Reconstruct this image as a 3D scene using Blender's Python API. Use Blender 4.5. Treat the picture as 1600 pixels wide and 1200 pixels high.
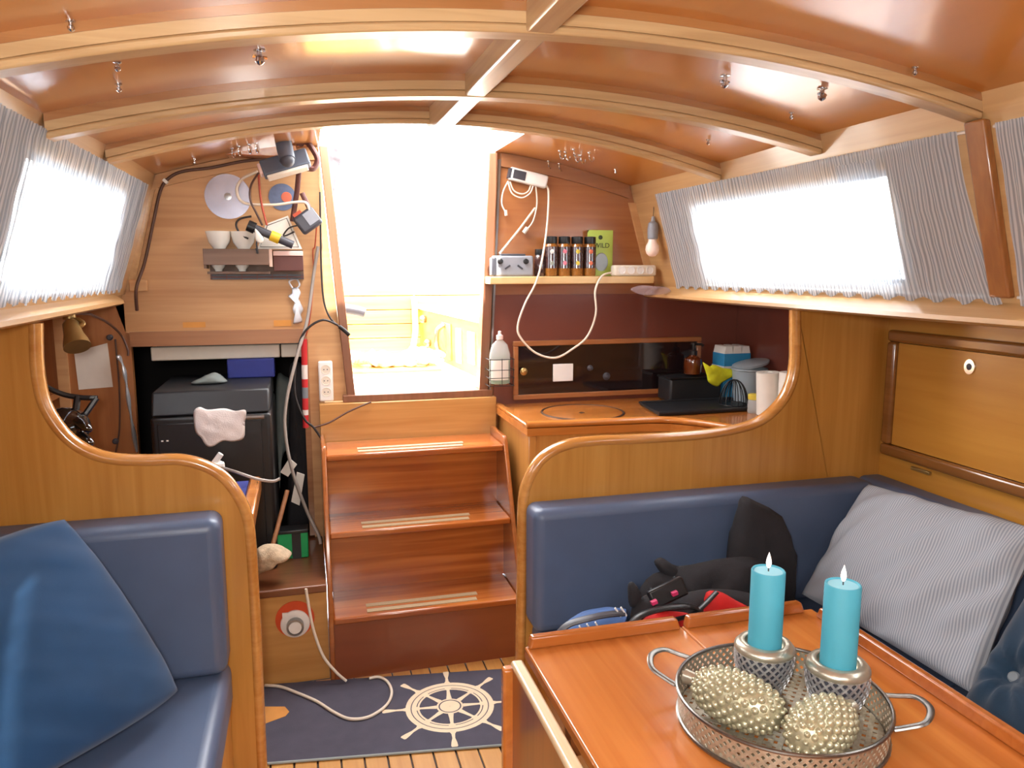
import bpy, bmesh, math, random
from mathutils import Vector, Matrix, noise
random.seed(7)
for o in list(bpy.data.objects): bpy.data.objects.remove(o, do_unlink=True)
scene = bpy.context.scene
COL = scene.collection

# ------------------------------------------------------------------ camera
FPX, CAMH = 1200.0, 1.32
PITCH = math.atan(180/1200)
YAW = math.atan(330*math.cos(PITCH)/1200)
cam_d = bpy.data.cameras.new('camera'); cam_d.sensor_width = 36; cam_d.lens = 36*FPX/1600
cam_d.clip_start = .02
cam = bpy.data.objects.new('camera', cam_d); COL.objects.link(cam)
cam.location = (0, 0, CAMH); cam.rotation_euler = (math.pi/2-PITCH, 0, -YAW)
scene.camera = cam
FW = Vector((math.sin(YAW)*math.cos(PITCH), math.cos(YAW)*math.cos(PITCH), -math.sin(PITCH)))
RT = Vector((math.cos(YAW), -math.sin(YAW), 0)); UP = RT.cross(FW); CP = Vector((0, 0, CAMH))
def ray(x, y): return FW*FPX + RT*(x-800) - UP*(y-600)
def at(x, y, X=None, Y=None, Z=None):
    d = ray(x, y)
    t = X/d.x if X is not None else (Y/d.y if Y is not None else (Z-CAMH)/d.z)
    return CP + d*t
def atp(x, y, P, N):
    d = ray(x, y); P = Vector(P); N = Vector(N)
    return CP + d*((P-CP).dot(N)/d.dot(N))

# ------------------------------------------------------------------ world, sun, light
W = bpy.data.worlds.new('overcast_sky'); scene.world = W; W.use_nodes = True
nt = W.node_tree; nt.nodes.clear()
wo = nt.nodes.new('ShaderNodeOutputWorld'); bg = nt.nodes.new('ShaderNodeBackground')
tc = nt.nodes.new('ShaderNodeTexCoord'); sp = nt.nodes.new('ShaderNodeSeparateXYZ'); rp = nt.nodes.new('ShaderNodeValToRGB')
nt.links.new(tc.outputs['Generated'], sp.inputs[0]); nt.links.new(sp.outputs['Z'], rp.inputs[0])
rp.color_ramp.elements[0].position = 0.0; rp.color_ramp.elements[0].color = (.72, .80, .85, 1)
rp.color_ramp.elements[1].position = .25; rp.color_ramp.elements[1].color = (1, 1, 1, 1)
nt.links.new(rp.outputs[0], bg.inputs[0]); bg.inputs[1].default_value = 14.0
nt.links.new(bg.outputs[0], wo.inputs[0])
def light(name, typ, loc, energy, color=(1, 1, 1), **k):
    d = bpy.data.lights.new(name, typ); d.energy = energy; d.color = color
    for a, b in k.items(): setattr(d, a, b)
    o = bpy.data.objects.new(name, d); COL.objects.link(o); o.location = loc; return o
sun = light('sun', 'SUN', (0, -3, 6), 13.0, (1, .95, .86), angle=.02)
sun.rotation_euler = Vector((.0, .75, -.85)).to_track_quat('-Z', 'Y').to_euler()
# the camera's own flash, left of the lens
flash = light('camera_flash', 'SPOT', (-.06, 0.0, 1.36), 52.0, (1, .96, .9), shadow_soft_size=.07, spot_size=2.2, spot_blend=.6)
flash.rotation_euler = FW.to_track_quat('-Z', 'Y').to_euler()
def portal(name, loc, direction, sx, sy):
    o = light(name, 'AREA', loc, 1.0, shape='RECTANGLE', size=sx, size_y=sy)
    o.data.cycles.is_portal = True
    o.rotation_euler = Vector(direction).to_track_quat('-Z', 'Y').to_euler()
    return o
portal('portal_hatch', (.39, 2.56, 1.80), (0, 0, -1), .64, .62)
portal('portal_door', (.40, 2.93, 1.33), (0, -1, 0), .66, .95)
portal('portal_added_hatch', (.39, -.55, 1.80), (0, 0, -1), .56, .56)  # unseen fore hatch, added to let in fill daylight
vs = scene.view_settings
vs.view_transform = 'Standard'; vs.look = 'None'; vs.gamma = 1; vs.use_curve_mapping = False
vs.exposure = 0.25

# ------------------------------------------------------------------ materials
def soft(c, k=.13):
    g = .35*c[0]+.5*c[1]+.15*c[2]; return tuple(v+(g-v)*k for v in c)
def lin(c): return tuple(((v/255/12.92) if v/255 <= .04045 else ((v/255+.055)/1.055)**2.4) for v in c)+(1,)
MATS = {}
def newmat(name):
    m = bpy.data.materials.new(name); m.use_nodes = True; MATS[name] = m
    return m, m.node_tree.nodes, m.node_tree.links, m.node_tree.nodes['Principled BSDF']
def plain(name, c, rough=.5, metal=0, coat=0, var=.06, nscale=30, bump=0, bscale=200, trans=0, emit=0, sheen=0, alpha=1):
    m, n, l, b = newmat(name)
    g = n.new('ShaderNodeNewGeometry'); no = n.new('ShaderNodeTexNoise'); no.inputs['Scale'].default_value = nscale
    l.new(g.outputs['Position'], no.inputs['Vector'])
    r = n.new('ShaderNodeValToRGB'); L = lin(c)
    r.color_ramp.elements[0].position = .3; r.color_ramp.elements[1].position = .7
    r.color_ramp.elements[0].color = tuple(v*(1-var) for v in L[:3])+(1,)
    r.color_ramp.elements[1].color = tuple(min(1, v*(1+var)) for v in L[:3])+(1,)
    l.new(no.outputs['Fac'], r.inputs[0]); l.new(r.outputs[0], b.inputs['Base Color'])
    b.inputs['Roughness'].default_value = rough; b.inputs['Metallic'].default_value = metal
    b.inputs['Coat Weight'].default_value = coat; b.inputs['Coat Roughness'].default_value = .08
    if trans: b.inputs['Transmission Weight'].default_value = trans
    if sheen: b.inputs['Sheen Weight'].default_value = sheen
    if alpha < 1: b.inputs['Alpha'].default_value = alpha
    if emit: l.new(r.outputs[0], b.inputs['Emission Color']); b.inputs['Emission Strength'].default_value = emit
    if bump:
        n2 = n.new('ShaderNodeTexNoise'); n2.inputs['Scale'].default_value = bscale; l.new(g.outputs['Position'], n2.inputs['Vector'])
        bp = n.new('ShaderNodeBump'); bp.inputs['Strength'].default_value = bump; bp.inputs['Distance'].default_value = .003
        l.new(n2.outputs['Fac'], bp.inputs['Height']); l.new(bp.outputs[0], b.inputs['Normal'])
    return m
def wood(name, c1, c2, axis='x', rough=.35, coat=.35, fine=60., along=2.2, c3=None, crough=.12, bump=.06, seed=0.):
    m, n, l, b = newmat(name)
    g = n.new('ShaderNodeNewGeometry'); mp = n.new('ShaderNodeMapping')
    s = {'x': (along, fine, fine), 'y': (fine, along, fine), 'z': (fine, fine, along)}[axis]
    mp.inputs['Scale'].default_value = s; mp.inputs['Location'].default_value = (seed, seed*1.7, seed*.6)
    l.new(g.outputs['Position'], mp.inputs[0])
    no = n.new('ShaderNodeTexNoise'); no.inputs['Scale'].default_value = 1; no.inputs['Detail'].default_value = 5; no.inputs['Distortion'].default_value = .5
    l.new(mp.outputs[0], no.inputs['Vector'])
    mp2 = n.new('ShaderNodeMapping'); mp2.inputs['Scale'].default_value = tuple(v*.16 for v in s); l.new(g.outputs['Position'], mp2.inputs[0])
    n2 = n.new('ShaderNodeTexNoise'); n2.inputs['Scale'].default_value = 1; n2.inputs['Detail'].default_value = 3; l.new(mp2.outputs[0], n2.inputs['Vector'])
    ad = n.new('ShaderNodeMath'); ad.operation = 'MULTIPLY_ADD'; ad.inputs[1].default_value = .5
    l.new(no.outputs['Fac'], ad.inputs[0])
    mu = n.new('ShaderNodeMath'); mu.operation = 'MULTIPLY'; mu.inputs[1].default_value = .5; l.new(n2.outputs['Fac'], mu.inputs[0])
    l.new(mu.outputs[0], ad.inputs[2])
    r = n.new('ShaderNodeValToRGB'); e = r.color_ramp.elements
    e[0].position = .36; e[0].color = lin(soft(c1)); e[1].position = .64; e[1].color = lin(soft(c2))
    if c3: k = e.new(.5); k.color = lin(soft(c3))
    l.new(ad.outputs[0], r.inputs[0]); l.new(r.outputs[0], b.inputs['Base Color'])
    b.inputs['Roughness'].default_value = rough; b.inputs['Coat Weight'].default_value = coat; b.inputs['Coat Roughness'].default_value = crough
    bp = n.new('ShaderNodeBump'); bp.inputs['Strength'].default_value = bump; bp.inputs['Distance'].default_value = .002
    l.new(no.outputs['Fac'], bp.inputs['Height']); l.new(bp.outputs[0], b.inputs['Normal'])
    return m
wood('ceiling_wood', (184, 104, 28), (202, 124, 40), 'y', rough=.28, coat=.8, fine=9, along=.6, crough=.13, bump=.01)
wood('beam_wood', (176, 136, 86), (204, 166, 114), 'x', rough=.35, coat=.25)
wood('beam_dark', (150, 92, 42), (176, 116, 60), 'x', rough=.35, coat=.25)
wood('beam_long', (172, 130, 80), (200, 160, 106), 'y', rough=.35, coat=.25)
wood('side_wood', (184, 136, 80), (204, 156, 98), 'y', rough=.35, coat=.4)
wood('rib_wood', (140, 80, 30), (170, 104, 44), 'z', rough=.35, coat=.4)
wood('part_wood', (182, 116, 34), (206, 142, 56), 'z', rough=.35, coat=.35, fine=45)
wood('mold_wood', (190, 118, 44), (214, 148, 70), 'x', rough=.25, coat=.7)
wood('locker_wood', (186, 118, 30), (204, 138, 44), 'y', rough=.35, coat=.35, fine=30)
wood('locker_frame', (130, 76, 26), (150, 92, 36), 'y', rough=.25, coat=.6)
wood('bulk_pale', (190, 134, 80), (212, 160, 104), 'x', rough=.55, coat=.0, fine=50)
wood('bulk_mid', (150, 84, 38), (172, 104, 52), 'x', rough=.35, coat=.35, fine=40)
wood('nav_wood', (158, 92, 42), (176, 108, 54), 'z', rough=.4, coat=.2)
wood('trim_brown', (120, 70, 44), (140, 86, 56), 'z', rough=.4, coat=.3)
wood('rail_brown', (148, 92, 54), (168, 110, 66), 'x', rough=.4, coat=.2)
wood('step_wood', (142, 64, 20), (206, 118, 46), 'x', rough=.22, coat=.8, fine=34, along=1.6, c3=(172, 86, 30), crough=.15)
wood('step_edge', (150, 78, 28), (170, 92, 38), 'x', rough=.25, coat=.7)
wood('kick_wood', (130, 62, 30), (140, 70, 35), 'x', rough=.35, coat=.3, fine=16)
wood('riser_pale', (178, 118, 52), (204, 146, 76), 'x', rough=.35, coat=.3)
wood('table_wood', (182, 92, 28), (212, 124, 48), 'y', rough=.22, coat=.7, fine=32, along=1.6, crough=.15)
wood('table_fiddle', (164, 80, 22), (188, 102, 36), 'x', rough=.22, coat=.8)
wood('leaf_wood', (128, 62, 24), (150, 76, 30), 'z', rough=.3, coat=.4)
wood('leaf_edge_lit', (206, 172, 126), (226, 196, 152), 'y', rough=.3, coat=.5)  # light wood, colour raised further for the light on the top edge
wood('counter_wood', (168, 88, 24), (202, 120, 44), 'x', rough=.25, coat=.6, fine=30)
wood('galley_side', (186, 120, 48), (204, 140, 64), 'z', rough=.35, coat=.3)
wood('floor_teak', (192, 128, 52), (214, 152, 74), 'y', rough=.4, coat=.3)
plain('caulk', (52, 30, 16), .6)
wood('platform_top', (108, 56, 28), (130, 72, 38), 'x', rough=.35, coat=.3)
wood('platform_front', (184, 124, 52), (208, 150, 76), 'x', rough=.4, coat=.2, fine=36)
wood('rack_wood', (96, 68, 52), (122, 90, 70), 'x', rough=.6, coat=0)
wood('shelf_wood', (206, 164, 100), (222, 182, 120), 'x', rough=.4, coat=.2)
plain('redpanel', (110, 56, 42), .35, coat=.15, var=.04, nscale=4)
plain('navyvinyl', (82, 97, 124), .38, var=.05, nscale=9, bump=.08, bscale=500)
plain('navycloth', (22, 66, 106), .85, var=.08, nscale=14, bump=.15, bscale=900, sheen=.2)
plain('darkteal', (16, 48, 72), .85, var=.1, nscale=14, bump=.15, bscale=700, sheen=.2)
plain('blackcloth', (34, 32, 36), .85, var=.12, nscale=20, bump=.2, bscale=300)
plain('redcloth', (206, 30, 28), .7, var=.08, nscale=20, bump=.1)
plain('bluecloth', (70, 104, 160), .7, var=.08)
plain('greycloth', (120, 128, 134), .75)
plain('whitecloth', (226, 216, 212), .9, var=.04, bump=.4, bscale=260)
plain('blackplastic', (19, 18, 20), .4)
plain('blackgloss', (14, 12, 13), .12, coat=.8)
plain('blackmat', (30, 32, 36), .45)
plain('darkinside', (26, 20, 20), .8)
plain('glassblack', (30, 20, 22), .08, coat=.5)
plain('greyplastic', (140, 142, 150), .4)
plain('devicegrey', (84, 92, 106), .45)
plain('darkgrey', (62, 62, 70), .45)
plain('whiteplastic', (232, 230, 226), .4, var=.02)
plain('offwhite', (222, 212, 196), .45, var=.03)
plain('ceramic', (222, 218, 208), .2, coat=.5, var=.02)
plain('paper', (222, 216, 206), .8, var=.03)
plain('pinkpaper', (228, 196, 188), .8, var=.03)
plain('chrome', (205, 205, 208), .12, metal=1, var=.02)
plain('steel', (150, 150, 150), .28, metal=1, var=.05)
plain('silverfoil', (190, 194, 200), .3, metal=.5, var=.1, bump=.6, bscale=60)
plain('disc', (176, 178, 196), .22, metal=.75, var=.08, nscale=24)
plain('brass', (176, 146, 92), .30, metal=.7, var=.06)
plain('traymetal', (172, 162, 142), .42, metal=.55, var=.18, nscale=160)
plain('trayrim', (140, 136, 130), .3, metal=.95, var=.1, nscale=80)
plain('champagne', (192, 186, 168), .30, metal=.7, var=.1, nscale=60)
plain('holderlattice', (196, 196, 198), .35, metal=.7, var=.18, nscale=120)
plain('conemetal', (186, 180, 150), .36, metal=.55, var=.14, nscale=90)
plain('candlewax', (74, 164, 186), .6, var=.02, bump=.05, bscale=500)
plain('candletop', (140, 200, 214), .5, var=.02)
plain('flame', (255, 244, 236), .4, var=.01, emit=1.2)
plain('yellow', (214, 214, 34), .8, var=.1, nscale=40)
plain('torchyellow', (220, 180, 40), .4)
plain('skyblue', (50, 140, 190), .5, var=.05)
plain('plastictub', (176, 188, 196), .3, var=.03, trans=.35)
plain('amber', (92, 40, 14), .12, coat=.8)
plain('mintgreen', (90, 180, 140), .5)
plain('boxgreen', (30, 170, 96), .5)
plain('soapgreen', (40, 150, 60), .15, var=.03)
plain('clearplastic', (226, 226, 224), .12, alpha=.35, var=.02)
plain('baggreen', (176, 200, 92), .45, var=.03)
plain('bagdark', (60, 74, 40), .5)
plain('spiceglass', (70, 46, 44), .12, coat=.6, var=.4, nscale=90)
plain('spicebrown', (150, 96, 40), .15, coat=.6, var=.2, nscale=150)
plain('clearfilm', (190, 170, 176), .15, alpha=.35, bump=.8, bscale=80); plain('canvas', (104, 100, 106), .8); plain('magenta', (196, 50, 100), .5); plain('silverfig', (214, 218, 226), .35, metal=.35, var=.1); plain('pink', (214, 120, 140), .5); plain('labelyellow', (212, 190, 70), .5); plain('labelgrey', (150, 160, 150), .5); plain('labelorange', (214, 110, 80), .5)  # canvas is darkened to stand in for the flap being backlit
plain('cablewhite', (226, 214, 196), .5, var=.02); plain('cableblack', (34, 28, 28), .5); plain('cablered', (170, 66, 36), .5); plain('cablebrown', (88, 60, 48), .5); plain('cablegrey', (150, 140, 132), .5)
plain('strapbrown', (92, 52, 46), .6)
plain('orange', (206, 76, 34), .5)
plain('matfabric', (74, 72, 86), .9, var=.1, nscale=18, bump=.4, bscale=700)
plain('matprint', (226, 206, 176), .85, var=.04); plain('mattan', (206, 142, 70), .85, var=.05); plain('matedge', (150, 160, 160), .8)
plain('grip', (170, 148, 116), .75, var=.1, nscale=300)
plain('fur', (190, 168, 140), .95, var=.2, nscale=60, bump=.6, bscale=250)
plain('gelcoat', (238, 236, 226), .35, var=.02)
wood('teak_out', (196, 140, 50), (226, 172, 74), 'x', rough=.5, coat=0)
wood('teak_side', (196, 128, 40), (220, 156, 60), 'y', rough=.5, coat=0)
plain('rope', (232, 228, 220), .8, var=.05, bump=.5, bscale=400)
plain('redstripe', (196, 40, 44), .7); plain('bluebox', (30, 42, 120), .6, var=.05)
plain('bluesticker', (96, 110, 140), .5, var=.15, nscale=50)
plain('ledbulb', (250, 226, 214), .35, var=.01)
plain('greengrey', (120, 128, 126), .7)
plain('metalrod', (220, 214, 206), .3, metal=.3)
# grey pinstriped cloth and gathered curtain cloth
def striped(name, ca, cb, freq, coord, curtain=False):
    m, n, l, b = newmat(name)
    uv = n.new('ShaderNodeUVMap'); sx = n.new('ShaderNodeSeparateXYZ'); l.new(uv.outputs[0], sx.inputs[0])
    mu = n.new('ShaderNodeMath'); mu.operation = 'MULTIPLY'; mu.inputs[1].default_value = freq*2*math.pi; l.new(sx.outputs[coord], mu.inputs[0])
    si = n.new('ShaderNodeMath'); si.operation = 'SINE'; l.new(mu.outputs[0], si.inputs[0])
    r = n.new('ShaderNodeMapRange'); r.inputs[1].default_value = -.5; r.inputs[2].default_value = .5; l.new(si.outputs[0], r.inputs[0])
    mx = n.new('ShaderNodeMix'); mx.data_type = 'RGBA'; mx.inputs[6].default_value = lin(ca); mx.inputs[7].default_value = lin(cb)
    l.new(r.outputs[0], mx.inputs[0])
    if not curtain:
        l.new(mx.outputs[2], b.inputs['Base Color']); b.inputs['Roughness'].default_value = .85
        g = n.new('ShaderNodeNewGeometry'); no = n.new('ShaderNodeTexNoise'); no.inputs['Scale'].default_value = 600; l.new(g.outputs['Position'], no.inputs[0])
        bp = n.new('ShaderNodeBump'); bp.inputs['Strength'].default_value = .2; bp.inputs['Distance'].default_value = .002
        l.new(no.outputs['Fac'], bp.inputs['Height']); l.new(bp.outputs[0], b.inputs['Normal'])
    else:
        out = n['Material Output']; n.remove(b)
        d = n.new('ShaderNodeBsdfDiffuse'); t = n.new('ShaderNodeBsdfTranslucent'); tr = n.new('ShaderNodeBsdfTransparent')
        l.new(mx.outputs[2], d.inputs[0]); l.new(mx.outputs[2], t.inputs[0])
        m1 = n.new('ShaderNodeMixShader'); m1.inputs[0].default_value = .45; l.new(d.outputs[0], m1.inputs[1]); l.new(t.outputs[0], m1.inputs[2])
        m2 = n.new('ShaderNodeMixShader'); m2.inputs[0].default_value = .30; l.new(m1.outputs[0], m2.inputs[1]); l.new(tr.outputs[0], m2.inputs[2])
        l.new(m2.outputs[0], out.inputs[0])
    return m
striped('pinstripe', (176, 182, 190), (142, 149, 160), 85, 'X')
striped('curtaincloth', (216, 224, 234), (158, 170, 184), 1.0, 'X', True)
m, n, l, b = newmat('pane')
b.inputs['Base Color'].default_value = (.97, .98, 1, 1); b.inputs['Roughness'].default_value = .02
tr = n.new('ShaderNodeBsdfTransparent'); mx = n.new('ShaderNodeMixShader'); gl = n.new('ShaderNodeBsdfGlossy'); gl.inputs['Roughness'].default_value = .03
mx.inputs[0].default_value = .06; l.new(tr.outputs[0], mx.inputs[1]); l.new(gl.outputs[0], mx.inputs[2])
l.new(mx.outputs[0], n['Material Output'].inputs[0]); n.remove(b)

# ------------------------------------------------------------------ mesh helpers
def cr(pts, n=6, closed=False):
    """Catmull-Rom through points"""
    P = [Vector(p) for p in pts]; N = len(P); out = []
    rng = range(N) if closed else range(N-1)
    for i in rng:
        if closed: a, b_, c, d = P[(i-1) % N], P[i], P[(i+1) % N], P[(i+2) % N]
        else: a, b_, c, d = P[max(i-1, 0)], P[i], P[i+1], P[min(i+2, N-1)]
        for k in range(n):
            t = k/n
            out.append(.5*((2*b_)+(c-a)*t+(2*a-5*b_+4*c-d)*t*t+(3*b_-a-3*c+d)*t**3))
    if not closed: out.append(P[-1])
    return out
class MB:
    def __init__(s): s.v = []; s.f = []; s.uv = None
    def add(s, vs, fs):
        k = len(s.v); s.v += [Vector(v) for v in vs]; s.f += [[i+k for i in f] for f in fs]; return s
    def box(s, x0, x1, y0, y1, z0, z1, M=None):
        vs = [Vector(p) for p in ((x0,y0,z0),(x1,y0,z0),(x1,y1,z0),(x0,y1,z0),(x0,y0,z1),(x1,y0,z1),(x1,y1,z1),(x0,y1,z1))]
        if M: vs = [M @ v for v in vs]
        return s.add(vs, [(0,3,2,1),(4,5,6,7),(0,1,5,4),(1,2,6,5),(2,3,7,6),(3,0,4,7)])
    def prism(s, poly, off):
        P = [Vector(p) for p in poly]; off = Vector(off); n = len(P)
        return s.add(P+[p+off for p in P], [list(range(n))[::-1], list(range(n, 2*n))]+[(i, (i+1) % n, (i+1) % n+n, i+n) for i in range(n)])
    def tube(s, path, r, n=8, closed=False, flat=1.0, cap=True):
        P = [Vector(p) for p in path]; N = len(P); R = r if callable(r) else (lambda t: r)
        k0 = len(s.v); nrm = None
        for i in range(N):
            if closed: t = P[(i+1) % N]-P[(i-1) % N]
            else: t = P[min(i+1, N-1)]-P[max(i-1, 0)]
            t.normalize()
            if nrm is None:
                nrm = t.cross(Vector((0, 0, 1)));
                if nrm.length < .1: nrm = t.cross(Vector((1, 0, 0)))
            else: nrm = nrm - t*nrm.dot(t)
            nrm.normalize(); bi = t.cross(nrm); rr = R(i/max(1, N-1))
            for k in range(n):
                a = 2*math.pi*k/n
                s.v.append(P[i]+nrm*(rr*math.cos(a))+bi*(rr*flat*math.sin(a)))
        M = N if closed else N-1
        for i in range(M):
            for k in range(n):
                a = k0+i*n+k; b_ = k0+i*n+(k+1) % n; c = k0+((i+1) % N)*n+(k+1) % n; d = k0+((i+1) % N)*n+k
                s.f.append([a, b_, c, d])
        if not closed and cap:
            s.f.append([k0+k for k in range(n)][::-1]); s.f.append([k0+(N-1)*n+k for k in range(n)])
        return s
    def lathe(s, prof, c=(0, 0, 0), n=24, M=None, squash=1.0):
        k0 = len(s.v); c = Vector(c)
        for (r, z) in prof:
            for k in range(n):
                a = 2*math.pi*k/n; p = Vector((r*math.cos(a), r*math.sin(a)*squash, z))
                s.v.append(c+(M @ p if M else p))
        m = len(prof)
        for i in range(m-1):
            for k in range(n):
                s.f.append([k0+i*n+k, k0+i*n+(k+1) % n, k0+(i+1)*n+(k+1) % n, k0+(i+1)*n+k])
        if prof[0][0] > 1e-6: s.f.append([k0+k for k in range(n)][::-1])
        if prof[-1][0] > 1e-6: s.f.append([k0+(m-1)*n+k for k in range(n)])
        return s
    def ball(s, c, r, n=12, M=None):
        r = (r, r, r) if not hasattr(r, '__len__') else r
        prof = [(max(1e-7, math.sin(math.pi*i/n)), -math.cos(math.pi*i/n)) for i in range(n+1)]
        S = Matrix.Diagonal(r)
        return s.lathe(prof, c, n*2, (M @ S) if M else S)
    def grid(s, fn, nu, nv, uvfn=None):
        k0 = len(s.v)
        for j in range(nv+1):
            for i in range(nu+1): s.v.append(Vector(fn(i/nu, j/nv)))
        for j in range(nv):
            for i in range(nu):
                a = k0+j*(nu+1)+i; s.f.append([a, a+1, a+nu+2, a+nu+1])
        return s
def root_loc(o):
    p = Vector((0, 0, 0))
    while o: p += o.location; o = o.parent
    return p
def tag(o, label=None, cat=None, group=None, kind=None):
    if label: o['label'] = label
    if cat: o['category'] = cat
    if group: o['group'] = group
    if kind: o['kind'] = kind
    return o
def build(name, mb, mat, parent=None, label=None, cat=None, group=None, kind=None, bev=0, seg=2, sub=0, smooth=None, ang=40, uv=None, mods=None, clean=False):
    me = bpy.data.meshes.new(name)
    vs = mb.v
    if parent: off = root_loc(parent)
    else:
        lo = [min(v[i] for v in vs) for i in range(3)]; hi = [max(v[i] for v in vs) for i in range(3)]
        off = Vector(((lo[0]+hi[0])/2, (lo[1]+hi[1])/2, lo[2]))
    me.from_pydata([v-off for v in vs], [], mb.f); me.validate()
    if uv:
        lay = me.uv_layers.new(name='UVMap')
        for lp in me.loops: lay.data[lp.index].uv = uv[lp.vertex_index]
    bm = bmesh.new(); bm.from_mesh(me)
    if clean: bmesh.ops.remove_doubles(bm, verts=bm.verts, dist=1e-5)
    bmesh.ops.recalc_face_normals(bm, faces=bm.faces); bm.to_mesh(me); bm.free()
    if smooth is None: smooth = bool(bev or sub)
    if smooth:
        me.polygons.foreach_set('use_smooth', [True]*len(me.polygons))
        me.set_sharp_from_angle(angle=math.radians(ang))
    me.materials.append(MATS[mat] if isinstance(mat, str) else mat)
    o = bpy.data.objects.new(name, me); COL.objects.link(o)
    if parent: o.parent = parent
    else: o.location = off
    if bev:
        b = o.modifiers.new('bevel', 'BEVEL'); b.width = bev; b.segments = seg; b.limit_method = 'ANGLE'; b.angle_limit = math.radians(35)
        me.polygons.foreach_set('use_smooth', [True]*len(me.polygons))
    if sub:
        q = o.modifiers.new('sub', 'SUBSURF'); q.levels = sub; q.render_levels = sub
    if mods:
        for typ, kw in mods:
            q = o.modifiers.new(typ.lower(), typ)
            for a, b_ in kw.items(): setattr(q, a, b_)
    tag(o, label, cat, group, kind)
    return o
def thing(name, label, cat, loc, group=None, kind=None):
    o = bpy.data.objects.new(name, None); COL.objects.link(o); o.location = loc; o.empty_display_size = .05
    return tag(o, label, cat, group, kind)
def struct(name, mb, mat, label, **k): return build(name, mb, mat, None, label, k.pop('cat', 'wall'), kind='structure', **k)
def text_mesh(s, size, M, depth=.0004):
    c = bpy.data.curves.new('t', 'FONT'); c.body = s; c.size = size; c.align_x = 'CENTER'; c.align_y = 'CENTER'; c.extrude = depth
    o = bpy.data.objects.new('t', c); COL.objects.link(o); bpy.context.view_layer.update()
    me = bpy.data.meshes.new_from_object(o.evaluated_get(bpy.context.evaluated_depsgraph_get()))
    mb = MB().add([M @ v.co for v in me.vertices], [list(p.vertices) for p in me.polygons])
    bpy.data.objects.remove(o, do_unlink=True); return mb
def basis(o, x, y):
    """matrix with columns x, y, normal"""
    x = Vector(x).normalized(); y = Vector(y); y = (y-x*y.dot(x)).normalized(); z = x.cross(y)
    M = Matrix((x, y, z)).transposed().to_4x4(); M.translation = Vector(o); return M
CLOUD = bpy.data.textures.new('cloth_folds', 'CLOUDS'); CLOUD.noise_scale = .07; CLOUD.noise_depth = 2
CLOUD2 = bpy.data.textures.new('fine_folds', 'CLOUDS'); CLOUD2.noise_scale = .025
def lump(name, blobs, mat, parent=None, voxel=.008, disp=.012, tex=CLOUD, **k):
    mb = MB()
    for c, r, *rot in blobs:
        M = None
        if rot: M = Matrix.Rotation(rot[0][0], 3, 'X') @ Matrix.Rotation(rot[0][1], 3, 'Y') @ Matrix.Rotation(rot[0][2], 3, 'Z')
        mb.ball(c, r, 10, M)
    return build(name, mb, mat, parent, smooth=True, ang=180, mods=[
        ('REMESH', dict(mode='VOXEL', voxel_size=voxel, use_smooth_shade=True)),
        ('SMOOTH', dict(factor=.5, iterations=6)),
        ('DISPLACE', dict(texture=tex, strength=disp, mid_level=.5, texture_coords='LOCAL'))], clean=False, **k)
def pillow(name, TL, TR, BL, BR, th, mat, label, cat='pillow', folds=.006, n=44, parent=None, ear=.05, seedv=0., corner=.03, **k):
    TL, TR, BL, BR = [Vector(p) for p in (TL, TR, BL, BR)]
    N = ((TR-TL).cross(BL-TL)).normalized()
    mb = MB(); uv = []
    def P(u, v, sgn):
        a, b_ = 2*u-1, 2*v-1
        # sides pull in between the corners
        pa = a*(1-ear*(1-b_*b_)*abs(a)**3); pb = b_*(1-ear*(1-a*a)*abs(b_)**3)
        rc_ = 1-corner*(a*b_)**4; pa *= rc_; pb *= rc_
        uu, vv = (pa+1)/2, (pb+1)/2
        p = (TL*(1-uu)+TR*uu)*(1-vv)+(BL*(1-uu)+BR*uu)*vv
        h = ((1-a*a)*(1-b_*b_))**.42
        q = Vector((u*3+seedv, v*3, sgn*2+seedv))
        w = noise.noise(q)*.6+noise.noise(Vector((u*9+v*5+seedv, (v-u)*2.2, seedv)))*.8
        return p + N*sgn*(th*h + folds*w*min(1, h*2)) 
    for sgn in (1, -1):
        mb.grid(lambda u, v: P(u, v, sgn), n, n)
        for j in range(n+1):
            for i in range(n+1): uv.append((i/n, j/n))
    return build(name, mb, mat, parent, label if not parent else None, cat if not parent else None, smooth=True, ang=180, uv=uv, **k)
def cushion(name, x0, x1, y0, y1, z0, z1, r, mat, label, puff=.0, **k):
    mb = MB().box(x0, x1, y0, y1, z0, z1)
    return build(name, mb, mat, None, label, 'cushion', bev=r, seg=5, **k)
def cable(name, pts, r, mat, label=None, n=6, parent=None, seg=8, cat='cable', **k):
    return build(name, MB().tube(cr(pts, seg), r, n), mat, parent, label, None if parent else cat, smooth=True, ang=80, **k)

YP, YB, XC = 1.93, 2.85, .39
def ceilz(x, y=2.85):
    t = min(1, max(0, (y-1.70)/.55)); t = t*t*(3-2*t)
    return 1.735+.027*t-(.144+.032*t)*(x-XC)**2+.020*(1-.6*t)*(x-XC)/.85
def sideR(z): return 1.255+(1.63-z)*.30
def sideL(z): return -.455-(1.63-z)*.30

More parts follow.
